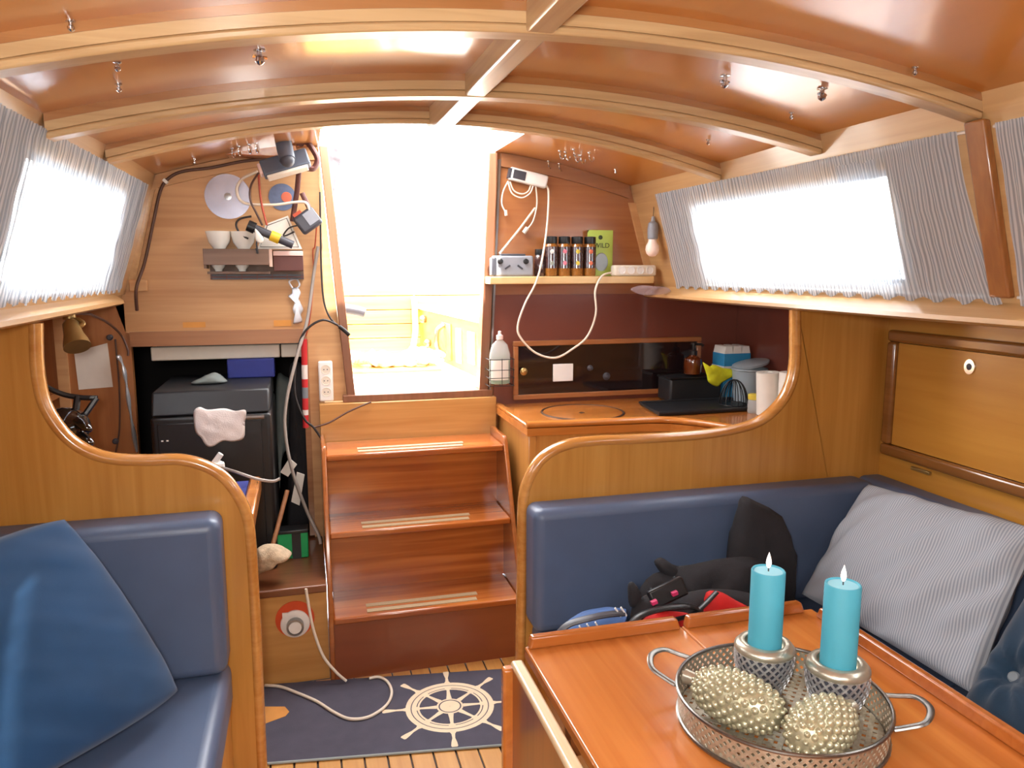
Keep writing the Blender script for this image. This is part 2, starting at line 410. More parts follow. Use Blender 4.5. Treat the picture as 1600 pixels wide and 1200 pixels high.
# ================================================================== STRUCTURE
# ---- ceiling: cambered headliner with the companionway hatch open and an unseen fore hatch added for fill daylight
def ceil_patch(mb, x0, x1, y0, y1, nx=14, ny=16):
    C_ = lambda u, v, h: (x0+(x1-x0)*u, y0+(y1-y0)*v, ceilz(x0+(x1-x0)*u, y0+(y1-y0)*v)+h)
    mb.grid(lambda u, v: C_(u, v, 0), nx, ny); mb.grid(lambda u, v: C_(u, v, .03), nx, ny)
    for uu in (0, 1): mb.grid(lambda u, v: C_(uu, u, .03*v), ny, 1)
    for vv in (0, 1): mb.grid(lambda u, v: C_(u, vv, .03*v), nx, 1)
mb = MB()
HX0, HX1, HY0 = .075, .708, 2.262
ceil_patch(mb, -.52, HX0, -1.4, YB+.03, 10); ceil_patch(mb, HX1, 1.32, -1.4, YB+.03, 10)
ceil_patch(mb, HX0, HX1, -.27, HY0, 12); ceil_patch(mb, HX0, HX1, -1.4, -.83, 12)  # gap left forward is the added hatch that brightens the cabin
struct('ceiling', mb, 'ceiling_wood', 'varnished orange-brown wooden cabin ceiling, gently arched', cat='ceiling', smooth=True, ang=30)
# ---- deck beams, each laminated from three strips
def arc_strip(mb, y0, y1, h0, h1, x0, x1, n=28):
    ym = (y0+y1)/2; f = lambda x, h: ceilz(x, ym)-h
    top = [(x0+(x1-x0)*i/n) for i in range(n+1)]
    for (ya, yb, ha, hb) in ((y0, y1, h0, h0), (y0, y1, h1, h1), (y0, y0, h0, h1), (y1, y1, h0, h1)):
        mb.grid(lambda u, v: (x0+(x1-x0)*u, ya+(yb-ya)*v, f(x0+(x1-x0)*u, ha+(hb-ha)*v)), n, 1)
    for x in (x0, x1): mb.add([(x, y0, f(x, h0)), (x, y1, f(x, h0)), (x, y1, f(x, h1)), (x, y0, f(x, h1))], [(0, 1, 2, 3)])
beam_names = ['over the galley and chart table', 'over the seat backs', 'over the dining table', 'forward of the dining table']
for i, y in enumerate((2.2, 1.72, 1.25, .77)):
    xe0, xe1 = sideL(1.60)+.004, sideR(1.60)-.004
    mb = MB(); arc_strip(mb, y-.022, y+.022, .014, .032, xe0, xe1)
    o = struct('trim_%d' % (i+1), mb, 'beam_wood', 'curved laminated deck beam '+beam_names[i], cat='beam', clean=True)
    mb = MB(); arc_strip(mb, y-.0235, y+.0235, -.002, .014, xe0, xe1); build('lamination', mb, 'beam_dark', o, clean=True)
    mb = MB(); arc_strip(mb, y-.0225, y+.0225, .032, .046, xe0, xe1); build('lamination', mb, 'beam_wood', o, clean=True, bev=.004)
struct('trim_5', MB().box(.357, .403, -1.38, 2.235, 1.69, 1.765), 'beam_long', 'straight centre beam running fore and aft under the ceiling', cat='beam', bev=.004)
mb = MB()   # hatch coaming
for (a, b_, c, d) in ((HX0-.02, HX0, HY0, YB), (HX1, HX1+.02, HY0, YB), (HX0-.02, HX1+.02, HY0-.02, HY0)):
    mb.box(a, b_, c, d, ceilz(a)+.031, ceilz(a)+.10)
struct('trim_6', mb, 'gelcoat', 'raised coaming around the open companionway hatch', cat='coaming')

# ---- cabin sides with windows (leaning inwards), sills below
def cabin_side(sgn, name, label, wins):
    sx = (lambda z: sideR(z)) if sgn > 0 else (lambda z: sideL(z))
    t = .03*sgn; root = None
    def plate(y0, y1, z0, z1):
        q = [(sx(z0), y0, z0), (sx(z0), y1, z0), (sx(z1), y1, z1), (sx(z1), y0, z1)]
        return q
    mb = MB(); zb, zt = 1.235, 1.66; wz0, wz1 = 1.282, 1.543
    mb.prism(plate(-1.4, YB, zb, wz0), (t, 0, 0)); mb.prism(plate(-1.4, YB, wz1, zt), (t, 0, 0))
    ys = [-1.4]+[y for w in wins for y in w]+[YB]
    for k in range(0, len(ys), 2): mb.prism(plate(ys[k], ys[k+1], wz0, wz1), (t, 0, 0))
    o = struct(name, mb, 'side_wood', label)
    return o, sx, wz0, wz1
winR = [(.10, 1.02), (1.50, 2.41)]; winL = [(.10, 1.02), (1.66, 2.47)]
wr, sxr, wz0, wz1 = cabin_side(1, 'wall_right', 'honey-coloured wooden cabin side behind the striped curtains beside the dining table', winR)
wl, sxl, _, _ = cabin_side(-1, 'wall_left', 'honey-coloured wooden cabin side above the chart table and blue settee', winL)
k = 0
for sx, sgn, wins, nm in ((sxr, 1, winR, 'right cabin side'), (sxl, -1, winL, 'left cabin side')):
    for (y0, y1), w in zip(wins, ('forward', 'aft')):
        k += 1; mb = MB(); fw = .014
        for (a, b_, c, d) in ((y0, y1, wz0, wz0+fw), (y0, y1, wz1-fw, wz1), (y0, y0+fw, wz0, wz1), (y1-fw, y1, wz0, wz1)):
            mb.prism([(sx(c)+.012*sgn, a, c), (sx(c)+.012*sgn, b_, c), (sx(d)+.012*sgn, b_, d), (sx(d)+.012*sgn, a, d)], (.016*sgn, 0, 0))
        o = struct('window_%d' % k, mb, 'steel', '%s cabin window behind the curtain of the %s' % (w, nm), cat='window')
        mb = MB().prism([(sx(wz0)+.018*sgn, y0, wz0), (sx(wz0)+.018*sgn, y1, wz0), (sx(wz1)+.018*sgn, y1, wz1), (sx(wz1)+.018*sgn, y0, wz1)], (.004*sgn, 0, 0))
        build('pane', mb, 'pane', o)
        portal('portal_window', (sx(1.405)+.05*sgn, (y0+y1)/2, 1.405), (-1*sgn, 0, 0), .0+(y1-y0), .26).rotation_euler = (0, math.pi/2*sgn, 0)
for p in [o for o in bpy.data.objects if o.name.startswith('portal_window')]:
    p.data.shape = 'RECTANGLE'; p.data.size, p.data.size_y = .27, p.data.size
# raised rib between the right-hand curtains, handrail rods
mb = MB().prism([(sideR(1.262)-.018, 1.215, 1.262), (sideR(1.262)-.018, 1.262, 1.262), (sideR(1.60)-.018, 1.262, 1.60), (sideR(1.60)-.018, 1.215, 1.60)], (.02, 0, 0))
struct('trim_7', mb, 'rib_wood', 'narrow upright wooden rib between the two striped curtains', cat='trim', bev=.005)
for sgn, nm, num, lab in ((1, 'right', 8, 'thick wooden sill ledge below the curtains over the right-hand locker'), (-1, 'left', 9, 'thick wooden sill ledge below the curtain over the chart table')):
    X = (lambda x: x) if sgn > 0 else (lambda x: 2*XC-.003-x)
    prof = [(1.376, 1.252), (1.366, 1.252), (1.322, 1.222), (1.320, 1.212), (1.336, 1.205), (1.86, 1.205), (1.86, 1.235), (1.40, 1.245)]
    mb = MB().prism([(X(x), -1.4, z) for x, z in prof], (0, YB+1.4-.002 if sgn > 0 else 4.08, 0))
    struct('trim_%d' % num, mb, 'side_wood', lab, cat='sill', smooth=True, ang=25)
struct('trim_26', MB().box(-1.08, -.585, 2.68, YB-.002, 1.206, 1.234), 'side_wood', 'underside of the side deck over the brass reading lamp', cat='deck')
# ---- hull sides below the sills
struct('wall_hull_right', MB().box(1.70, 1.74, -1.4, YP+.02, 0, 1.206), 'locker_wood', 'golden wooden hull-side panelling above the right-hand seat')
struct('wall_hull_left', MB().box(-.96, -.92, -1.4, YB, 0, 1.206), 'nav_wood', 'brown hull-side panelling beside the chart table')
struct('wall_galley_right', MB().box(1.745, 1.78, YP+.02, YB, 0, 1.206), 'redpanel', 'dark red-brown splashback on the hull side of the galley')
struct('wall_forward', MB().box(-1.0, 1.8, -1.44, -1.4, 0, 1.78), 'part_wood', 'wooden forward bulkhead')
# ---- aft bulkhead
T = .028
cl = [(x, YB, ceilz(x)+.002) for x in [-.50+i*.575/10 for i in range(11)]]
cl[-1] = (.075, YB, ceilz(.075))
polyL = [(-.58, YB, 1.105), (-.62, YB, 1.245)]+cl+[(.10, YB, 1.40), (.148, YB, .84), (.065, YB, .84), (.065, YB, .0), (.012, YB, .0), (.012, YB, 1.105)]
wa = struct('wall_aft', MB().prism(polyL, (0, T, 0)), 'bulk_pale', 'pale wooden aft bulkhead left of the companionway, hung with gadgets')
crr = [(x, YB, ceilz(x)+.002) for x in [.712+i*.588/10 for i in range(11)]]
polyR = [(.665, YB, .84), (.69, YB, 1.40)]+crr+[(1.42, YB, 1.25), (1.86, YB, 1.235), (1.86, YB, 0), (.665, YB, 0)]
wb = struct('wall_aft_right', MB().prism(polyR, (0, T, 0)), 'bulk_mid', 'red-brown wooden aft bulkhead right of the companionway, behind the galley shelf')
wal = struct('wall_aft_left', MB().prism([(-.95, YB, .0), (-.567, YB, 0), (-.567, YB, 1.105), (-.58, YB, 1.105), (-.58, YB, 1.205), (-.95, YB, 1.205)], (0, T, 0)), 'nav_wood', 'brown panel beside the chart table with a sheet of paper on it')
struct('wall_splashback', MB().box(.70, 1.744, YB-.006, YB, .78, 1.222), 'redpanel', 'dark red-brown splashback on the aft side of the galley')
# top trim of bulkhead following the ceiling
def toptrim(xa, xb, h, name, lab):
    mb = MB(); n = 12
    pts = [(xa+(xb-xa)*i/n) for i in range(n+1)]
    poly = [(x, YB-.014, ceilz(x)-.001) for x in pts]+[(x, YB-.014, ceilz(x)-h) for x in reversed(pts)]
    struct(name, mb.prism(poly, (0, .0135, 0)), 'bulk_pale' if xa < 0 else 'rail_brown', lab, cat='trim')
toptrim(-.45, .07, .045, 'trim_10', 'pale curved batten where the aft bulkhead meets the ceiling, left of the companionway')
toptrim(.73, 1.245, .05, 'trim_11', 'brown curved batten where the aft bulkhead meets the ceiling, right of the companionway')
struct('trim_12', MB().prism([(-.458, YB-.012, 1.58), (-.485, YB-.012, 1.58), (-.575, YB-.012, 1.25), (-.545, YB-.012, 1.25)], (0, .0115, 0)), 'side_wood', 'slanting stile at the left edge of the aft bulkhead', cat='trim')
struct('trim_13', MB().prism([(1.245, YB-.012, 1.575), (1.285, YB-.012, 1.575), (1.375, YB-.012, 1.27), (1.335, YB-.012, 1.27)], (0, .0115, 0)), 'bulk_pale', 'slanting pale stile beside the galley shelf', cat='trim')
struct('trim_14', MB().box(-.567, .012, YB-.010, YB+.03, 1.058, 1.108), 'rail_brown', 'brown rail across the top of the dark quarter berth opening', cat='trim')
struct('trim_15', MB().box(-.006, .014, YB-.012, YB+.03, .34, 1.07), 'rail_brown', 'upright stile between the quarter berth opening and the power strip', cat='trim')
# companionway frame
def bar(q, w, y0=YB-.022, d=.06):
    (a, b_) = q
    return MB().prism([(a[0], y0, a[1]), (a[0]+w, y0, a[1]), (b_[0]+w, y0, b_[1]), (b_[0], y0, b_[1])], (0, d, 0))
struct('trim_16', bar(((.077, 1.742), (.146, .846)), .030), 'trim_brown', 'slanting brown post on the left of the companionway', cat='post', bev=.003)
struct('trim_17', bar(((.682, 1.742), (.640, .846)), .034), 'trim_brown', 'slanting brown post on the right of the companionway', cat='post', bev=.003)
struct('trim_18', bar(((.722, 1.72), (.680, .86)), .008, YB-.014, .013), 'steel', 'thin steel channel beside the right companionway post', cat='channel')
struct('trim_19', MB().box(.13, .69, YB-.035, YB+.06, .838, .864), 'trim_brown', 'brown threshold of the companionway', cat='threshold', bev=.003)
# ---- partition bulkheads with curved mouldings
def partition(name, px_pts, side, mat, label, xin, xout, bottom):
    P = [at(x, y, Y=YP) for x, y in px_pts]
    C = cr(P, 6)
    poly = [(p.x, YP, p.z) for p in C]
    zt = 1.2
    poly[0] = (poly[0][0], YP, zt)
    poly[-1] = (poly[-1][0], YP, bottom)
    full = poly+[(xout, YP, bottom), (xout, YP, zt)]
    o = struct(name, MB().prism(full, (0, .03, 0)), mat, label)
    path = [Vector((q[0], YP+.015, q[2])) for q in poly]
    build('edge_moulding', MB().tube(path, .021, 10, flat=.72), 'mold_wood', o, smooth=True, ang=80)
    return o
partition('wall_partition_right', [(1247,478),(1247,520),(1246,570),(1238,605),(1220,635),(1190,660),(1150,673),(1090,682),(1000,688),(930,691),(885,698),(850,718),(829,750),(820,790),(818,900),(815,1060)], 1, 'part_wood',
          'golden wooden half bulkhead with curved top between galley and dining seat', .56, 1.699, .012)
partition('wall_partition_left', [(52,505),(54,570),(62,620),(78,655),(105,688),(140,710),(180,720),(230,722),(280,721),(320,731),(350,750),(372,780),(385,812),(391,860),(399,1000),(408,1195)], -1, 'part_wood',
          'golden wooden half bulkhead with curved top between chart table and blue settee', -.14, -.92, .0)
# ---- floor of teak planks over dark caulking
fl = struct('floor', MB().box(-.96, 1.78, -1.4, YB+.02, -.04, -.004), 'caulk', 'cabin floor of narrow teak planks with dark caulked seams', cat='floor')
pw, gap = .0615, .0045
pk = MB().box(0, pw-gap, -1.39, 2.415, -.004, 0.0)
mesh0 = None; x = -.93; i = 0
while x < 1.70:
    if mesh0 is None:
        o = build('plank', MB().box(-(pw-gap)/2, (pw-gap)/2, -1.9, 1.9, -.0039, 0.0), 'floor_teak', fl, bev=.0012, seg=1)
        o.data.transform(Matrix.Translation(root_loc(fl))); mesh0 = o.data; ob = o
    else:
        ob = o.copy(); COL.objects.link(ob); ob.parent = fl
    ob.location = Vector((x+pw/2, .505, 0))-root_loc(fl); x += pw
# ---- quarter berth cavity behind the opening
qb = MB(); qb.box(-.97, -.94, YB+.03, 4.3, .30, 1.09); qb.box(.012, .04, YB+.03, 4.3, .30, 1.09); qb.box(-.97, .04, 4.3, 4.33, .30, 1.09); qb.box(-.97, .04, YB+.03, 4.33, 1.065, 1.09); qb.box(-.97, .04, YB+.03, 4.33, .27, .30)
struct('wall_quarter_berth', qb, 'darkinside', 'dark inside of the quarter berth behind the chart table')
# ---- low platform left of the steps
plat = thing('platform', 'low wooden platform with round vent left of the companionway steps', 'platform', (-.3, 2.62, 0), kind='structure')
build('top', MB().box(-.92, .040, 2.385, YB+.06, .305, .33), 'platform_top', plat, bev=.004)
build('front_panel', MB().box(-.92, .040, 2.41, 2.43, 0, .305), 'platform_front', plat)

# ================================================================== STEPS
st = thing('companionway_steps', 'glossy red-brown companionway steps with three treads and grip strips', 'steps', (.36, 2.6, 0))
XL, XR = .058, .672
for xa, xb in ((XL-.016, XL), (XR, XR+.016)):
    poly = [(xa, 2.385, .0), (xa, 2.372, .225), (xa, 2.485, .47), (xa, 2.585, .715), (xa, 2.60, .73), (xa, 2.795, .73), (xa, 2.795, 0)]
    build('stringer', MB().prism(poly, (xb-xa, 0, 0)), 'step_edge', st, bev=.004)
trd = [(2.372, 2.60, .217), (2.485, 2.70, .463), (2.585, 2.795, .70)]
for y0, y1, z in trd:
    t = build('tread', MB().box(XL, XR, y0, y1, z-.022, z), 'step_wood', st, bev=.005)
    for dy in (.022, .064):
        build('grip_strip', MB().box(.165, .53 if dy < .03 else .54, y0+dy, y0+dy+.022, z, z+.0025), 'grip', t)
build('kick_panel', MB().box(XL, XR, 2.388, 2.402, 0, .195), 'kick_wood', st)
build('riser', MB().box(XL, XR, 2.59, 2.60, .217, .442), 'step_wood', st)
build('riser', MB().box(XL, XR, 2.688, 2.70, .463, .679), 'step_wood', st)
struct('trim_20', MB().box(.045, .70, 2.80, YB-.001, .30, .838), 'riser_pale', 'pale wooden panel under the companionway threshold above the top step', cat='panel', bev=.003)

# ================================================================== SETTEES
struct('trim_21', MB().box(-.918, -.215, -1.38, YP-.004, 0.0, .235), 'part_wood', 'wooden base under the left blue settee cushion', cat='seat base', bev=.004)
cushion('seat_cushion', -.915, -.205, .25, 1.925, .237, .36, .03, 'navyvinyl', 'blue vinyl seat cushion under the plain blue pillow')
mb = MB().box(-.915, -.205, 1.815, 1.927, .362, .748)
build('back_cushion', mb, 'navyvinyl', None, 'blue vinyl back cushion behind the plain blue pillow, on the chart table partition', 'cushion', bev=.028, seg=5)
struct('trim_22', MB().box(.60, 1.698, 1.36, YP-.002, 0.0, .235), 'part_wood', 'wooden seat base under the dining seat along the galley partition', cat='seat base')
struct('trim_23', MB().box(1.14, 1.698, -1.38, 1.358, 0.0, .235), 'part_wood', 'wooden seat base under the dining seat along the hull', cat='seat base')
cushion('seat_cushion', .575, 1.60, 1.36, 1.925, .237, .36, .025, 'navyvinyl', 'blue vinyl seat cushion under the life jacket, along the galley partition')
cushion('seat_cushion', 1.13, 1.60, -.6, 1.355, .237, .36, .025, 'navyvinyl', 'blue vinyl seat cushion under the dark button pillow, along the hull')
build('back_cushion', MB().box(.558, 1.605, 1.82, 1.927, .362, .702), 'navyvinyl', None, 'long blue vinyl back cushion on the galley partition behind the life jacket', 'cushion', bev=.026, seg=5)
build('back_cushion', MB().box(1.61, 1.697, -.6, 1.925, .30, .70), 'navyvinyl', None, 'blue vinyl back cushion along the hull behind the grey pillow', 'cushion', bev=.022, seg=4)

# ---- locker in the hull side
lk = thing('locker_door', 'golden wooden locker door with brown frame and push latch above the grey pillow', 'door', (1.695, 1.5, .74))
F0, F1, Z0, Z1, fw = 1.07, 1.905, .765, 1.142, .035
for (a, b_, c, d) in ((F0, F1, Z0, Z0+fw), (F0, F1, Z1-fw, Z1), (F1-fw, F1, Z0+fw, Z1-fw), (F0, F0+fw, Z0+fw, Z1-fw)):
    build('frame', MB().box(1.672, 1.699, a, b_, c, d), 'locker_frame', lk, bev=.009, seg=3)
build('panel', MB().box(1.684, 1.699, F0+fw+.002, F1-fw-.002, Z0+fw+.002, Z1-fw-.002), 'locker_wood', lk)
Mx = Matrix.Rotation(-math.pi/2, 3, 'Y')
la = build('latch', MB().lathe([(.0105, 0), (.0165, .0), (.0165, .004), (.0105, .004)], (1.684, 1.613, 1.066), 24, Mx @ Matrix.Diagonal((1.2, 1, 1))), 'chrome', lk, 'chrome push latch', smooth=True)
build('button', MB().lathe([(.0095, 0), (.009, .003), (.004, .0045)], (1.683, 1.613, 1.066), 20, Mx), 'darkgrey', la, smooth=True)
for y in (1.76, 1.37):
    build('hinge', MB().box(1.69, 1.700, y-.035, y+.035, .742, .752), 'brass', lk, bev=.002)

# ================================================================== helpers for pixel-guided pieces
def P(x, y, Y): return at(x, y, Y=Y)
def m_per_px(p): return (Vector(p)-CP).dot(FW)/FPX
def puff(name, outline, Y, th, mat, parent=None, lean=0.0, rings=9, folds=.006, smoothn=4, power=3., seedv=0., zlow=None, **k):
    """soft cloth-like body with the given outline standing at depth Y (leaning back by lean)"""
    O = [at(x, y, Y=Y) for x, y in outline]
    zmin = min(p.z for p in O)
    if zlow is not None:
        zmin = zlow
        for p in O: p.z = max(p.z, zlow)
    O = cr(O, smoothn, closed=True)
    c = sum(O, Vector())/len(O); n = len(O); mb = MB()
    def pt(i, t, sg):
        p = c+(O[i % n]-c)*t
        h = th*(1-t**power)**.55 if t < 1 else 0
        w = noise.noise(p*16+Vector((seedv, 0, sg)))*folds+noise.noise(p*40+Vector((0, seedv, sg)))*folds*.5
        p = p+Vector((0, lean*(p.z-zmin)+sg*(h+w*(1 if t < 1 else 0)), 0))
        if zlow is not None: p.z = max(p.z, zlow)
        return p
    for sg in (-1, 1):
        k0 = len(mb.v); mb.v.append(c+Vector((0, lean*(c.z-zmin)+sg*th, 0)))
        for r in range(1, rings+1):
            for i in range(n): mb.v.append(pt(i, r/rings, sg))
        for i in range(n): mb.f.append([k0, k0+1+i, k0+1+(i+1) % n])
        for r in range(rings-1):
            for i in range(n):
                a = k0+1+r*n+i; b_ = k0+1+r*n+(i+1) % n
                mb.f.append([a, b_, b_+n, a+n])
    return build(name, mb, mat, parent, smooth=True, ang=180, clean=True, **k)

# ================================================================== DINING TABLE
TZ = .58
tb = thing('dining_table', 'glossy orange-brown dining table with fiddle rails and hanging leaf, carrying the candle tray', 'table', (.72, .8, 0))
build('table_top', MB().box(.398, .7395, .18, 1.372, TZ-.024, TZ), 'table_wood', tb, bev=.004)
build('table_top', MB().box(.7405, 1.058, .18, 1.372, TZ-.024, TZ), 'table_wood', tb, bev=.004)
def fiddle(x0, x1, y0, y1, ends):
    if ends == 'x':
        poly = [(x0, y0, TZ), (x0+.006, y0, TZ+.026), (x1-.010, y0, TZ+.026), (x1, y0, TZ)]; off = (0, y1-y0, 0)
    else:
        poly = [(x0, y0, TZ), (x0, y0+.01, TZ+.026), (x0, y1-.012, TZ+.026), (x0, y1, TZ)]; off = (x1-x0, 0, 0)
    build('fiddle_rail', MB().prism(poly, off), 'table_fiddle', tb, bev=.005, seg=3)
fiddle(.402, .732, 1.352, 1.372, 'x'); fiddle(.742, 1.028, 1.352, 1.372, 'x'); fiddle(1.038, 1.058, .18, 1.335, 'y')
lf = build('drop_leaf', MB().box(.364, .386, .22, 1.345, .10, .560), 'leaf_wood', tb, bev=.004)
build('leaf_edge_lit', MB().box(.362, .387, .22, 1.345, .556, .570), 'leaf_edge_lit', lf, 'light wood edge of the hanging leaf, made paler for the light it catches', bev=.006, seg=3)
build('leaf_batten', MB().box(.346, .370, 1.333, 1.356, .0, .556), 'table_wood', tb, bev=.005)
build('pedestal', MB().box(.62, .86, .45, .95, 0, TZ-.024), 'leaf_wood', tb, bev=.008)
for y in (.30, 1.10): build('leaf_bracket', MB().box(.40, .62, y, y+.03, TZ-.06, TZ-.024), 'leaf_wood', tb)

# ---- round lattice tray
TC = Vector((.734, 1.016, TZ)); TR_ = .167
tr_ = thing('round_tray', 'round silvery pierced metal tray with two loop handles on the dining table', 'tray', TC)
def lat_wall(mb, r0, r1, z0, z1, n, w, tw, th=.0012):
    for sgn in (1, -1):
        for k in range(n):
            a0 = 2*math.pi*k/n; ring = []
            for j in range(7):
                t = j/6; a = a0+sgn*tw*t; r = r0+(r1-r0)*t; z = z0+(z1-z0)*t
                da = w/r/2
                for aa in (a-da, a+da):
                    ring.append(Vector((r*math.cos(aa), r*math.sin(aa), z)))
            k0 = len(mb.v); mb.v += [TC_+p for p in ring]
            for j in range(6): mb.f.append([k0+2*j, k0+2*j+1, k0+2*j+3, k0+2*j+2])
TC_ = TC
mb = MB(); lat_wall(mb, TR_-.004, TR_, .005, .050, 72, .0072, .262)
build('pierced_wall', mb, 'traymetal', tr_, kind='stuff', mods=[('SOLIDIFY', dict(thickness=.0015))])
mb = MB()
for s_ in (1, -1):
    for k in range(-11, 12):
        d = k*.0148; hl = TR_*TR_*.96-d*d
        if hl <= 0: continue
        h = math.sqrt(hl); u = Vector((.7071, .7071*s_, 0)); v = Vector((-.7071*s_, .7071, 0)); w = .0043
        z = .003+(.0004 if s_ > 0 else 0)
        mb.add([TC+v*(d-w)-u*h+Vector((0, 0, z)), TC+v*(d+w)-u*h+Vector((0, 0, z)), TC+v*(d+w)+u*h+Vector((0, 0, z)), TC+v*(d-w)+u*h+Vector((0, 0, z))], [(0, 1, 2, 3)])
build('pierced_base', mb, 'traymetal', tr_, kind='stuff', mods=[('SOLIDIFY', dict(thickness=.0015))])
circ = lambda r, z, n=64: [TC+Vector((r*math.cos(2*math.pi*i/n), r*math.sin(2*math.pi*i/n), z)) for i in range(n)]
build('rim', MB().tube(circ(TR_, .051), .0032, 8, True), 'trayrim', tr_, smooth=True)
build('rim', MB().tube(circ(TR_-.003, .004), .0035, 8, True), 'trayrim', tr_, smooth=True)
for tgt in ((1016, 1030), (1450, 1115)):
    d = at(*tgt, Z=TZ+.055)-TC; a = math.atan2(d.y, d.x)
    e = Vector((math.cos(a), math.sin(a), 0)); f_ = Vector((-e.y, e.x, 0))
    pts = [e*TR_*.965+f_*.050, e*(TR_+.012)+f_*.046, e*(TR_+.040)+f_*.036, e*(TR_+.052)+f_*.0, e*(TR_+.040)-f_*.036, e*(TR_+.012)-f_*.046, e*TR_*.965-f_*.050]
    zz = [.048, .052, .060, .064, .060, .052, .048]
    build('handle', MB().tube([p+TC+Vector((0, 0, 0)) for p in cr([Vector((p.x, p.y, z)) for p, z in zip(pts, zz)], 6)], .0058, 8, flat=.55), 'trayrim', tr_, smooth=True)

# ---- candle holders and candles
def candle_set(bx, by, ctop, labh, labc):
    B = at(bx, by, Z=TZ+.005); zb = TZ+.0062
    h = thing('candle_holder', labh, 'candle holder', (B.x, B.y, zb), 'silvery candle holders on the tray')
    HS = 1.27
    def R(z): return .030+.021*math.sin(min(1, max(0, z/(.062*HS)))*math.pi*.60)
    mb = MB()
    N, L = 22, 10
    for s_ in (1, -1):
        for k in range(N):
            ring = []
            for j in range(L+1):
                t = j/L; z = .002+.058*HS*t; r = R(z)+.0006; a = 2*math.pi*k/N+s_*t*1.35
                for q in (-1, 1):
                    aa = a+q*.0023/r; ring.append(Vector((B.x+r*math.cos(aa), B.y+r*math.sin(aa), zb+z)))
            k0 = len(mb.v); mb.v += ring
            for j in range(L): mb.f.append([k0+2*j, k0+2*j+1, k0+2*j+3, k0+2*j+2])
    build('pierced_body', mb, 'holderlattice', h, kind='stuff', mods=[('SOLIDIFY', dict(thickness=.0022))])
    build('inner_cup', MB().lathe([(R(.06*HS*i/8)-.0035, .06*HS*i/8) for i in range(9)], (B.x, B.y, zb), 32), 'darkgrey', h, smooth=True)
    build('shoulder', MB().lathe([(.0490, .058), (.0515, .0625), (.0508, .0675), (.045, .0745), (.037, .0765), (.0335, .075), (.0325, .066), (.001, .066)], (B.x, B.y, zb+.0155), 40), 'champagne', h, smooth=True, label='smooth champagne-coloured shoulder ring')
    build('foot', MB().lathe([(.030, 0), (.033, .0015), (.033, .004), (.030, .005)], (B.x, B.y, zb), 32), 'holderlattice', h, smooth=True)
    cz = zb+.0820
    c = thing('candle', labc, 'candle', (B.x, B.y, cz), 'turquoise candles in the tray')
    H = ctop; r = .0285
    build('wax', MB().lathe([(r, 0), (r, H-.002), (r-.0012, H), (r-.003, H)] +[(r-.0042, H-.002), (r-.008, H-.003)], (B.x, B.y, cz), 40), 'candlewax', c, smooth=True, ang=50)
    build('wax_top', MB().lathe([(r-.0026, H-.0022), (r-.006, H-.0035), (.014, H-.0038), (.0005, H-.0038)], (B.x, B.y, cz), 36), 'candletop', c, smooth=True)
    build('melt_pool', MB().lathe([(.015, H-.0034), (.014, H-.0028), (.0125, H-.0034), (.0005, H-.0034)], (B.x, B.y, cz), 28), 'ceramic', c, smooth=True)
    w = build('wick', MB().lathe([(.0012, H-.0036), (.0012, H+.006)], (B.x, B.y, cz), 8), 'darkgrey', c)
    build('flame', MB().lathe([(.0007, 0), (.0036, .004), (.0048, .010), (.0038, .017), (.0017, .024), (.0002, .029)], (B.x, B.y, cz+H+.003), 16), 'flame', c, 'white flame-shaped tip', smooth=True)
candle_set(1191, 1078, .139, 'pierced silvery candle holder nearer the galley, behind the long metal cone', 'turquoise pillar candle standing nearer the galley, with white flame tip')
candle_set(1304, 1112, .143, 'pierced silvery candle holder beside the tray handle, behind the rounder metal cone', 'turquoise pillar candle nearer the grey pillow, with white flame tip')

# ---- studded metal cones
def cone(c, stem, L, R, label, sq=1.0, nst=190):
    C_ = at(*c, Z=TZ+.0045+R+.004); S_ = at(*stem, Z=TZ+.0045+R+.004)
    ax = (C_-S_); ax.z = 0; ax.normalize(); side = Vector((-ax.y, ax.x, 0)); up = Vector((0, 0, 1))
    M = Matrix((ax, side, up)).transposed()
    t = thing('studded_cone', label, 'ornament', (C_.x, C_.y, TZ+.0045), 'studded metal cones on the tray')
    prof = [(max(.0001, R*.94*math.sin(math.pi*i/14)**.75), -L/2*math.cos(math.pi*i/14)) for i in range(15)]
    Mz = M @ Matrix(((0, 0, 1), (1, 0, 0), (0, 1, 0)))
    build('body', MB().lathe(prof, C_, 28, Mz), 'conemetal', t, smooth=True, ang=180)
    mb = MB()
    for k in range(nst):
        f = (k+.5)/nst; z = -1+2*f; a = k*2.39996
        th_ = math.acos(-z); r = R*.94*math.sin(th_)**.75
        p = Mz @ Vector((r*math.cos(a), r*math.sin(a), L/2*z))
        nn = (Mz @ Vector((math.cos(a)*math.sin(th_), math.sin(a)*math.sin(th_), z*.7))).normalized()
        if (C_+p).z-TZ < .006: continue
        q = nn.to_track_quat('Z', 'Y').to_matrix(); s_ = .0068*(.6+.5*math.sin(th_))
        mb.lathe([(s_, -.003), (s_*.92, .0005), (s_*.6, .0035), (s_*.15, .0048)], C_+p, 7, q)
    build('studs', mb, 'conemetal', t, kind='stuff', smooth=True, ang=60)
    e = C_-ax*(L/2-.006)
    build('stem', MB().tube([e, e-ax*.012+up*.003, e-ax*.026+up*.002], lambda s: .010+.003*s, 10), 'champagne', t, smooth=True, ang=60)
cone((1152, 1092), (1080, 1062), .150, .044, 'long studded champagne metal cone lying on the tray, stem pointing away from the candles')
cone((1283, 1135), (1345, 1098), .128, .043, 'rounder studded champagne metal cone lying on the tray, stem against a candle holder')

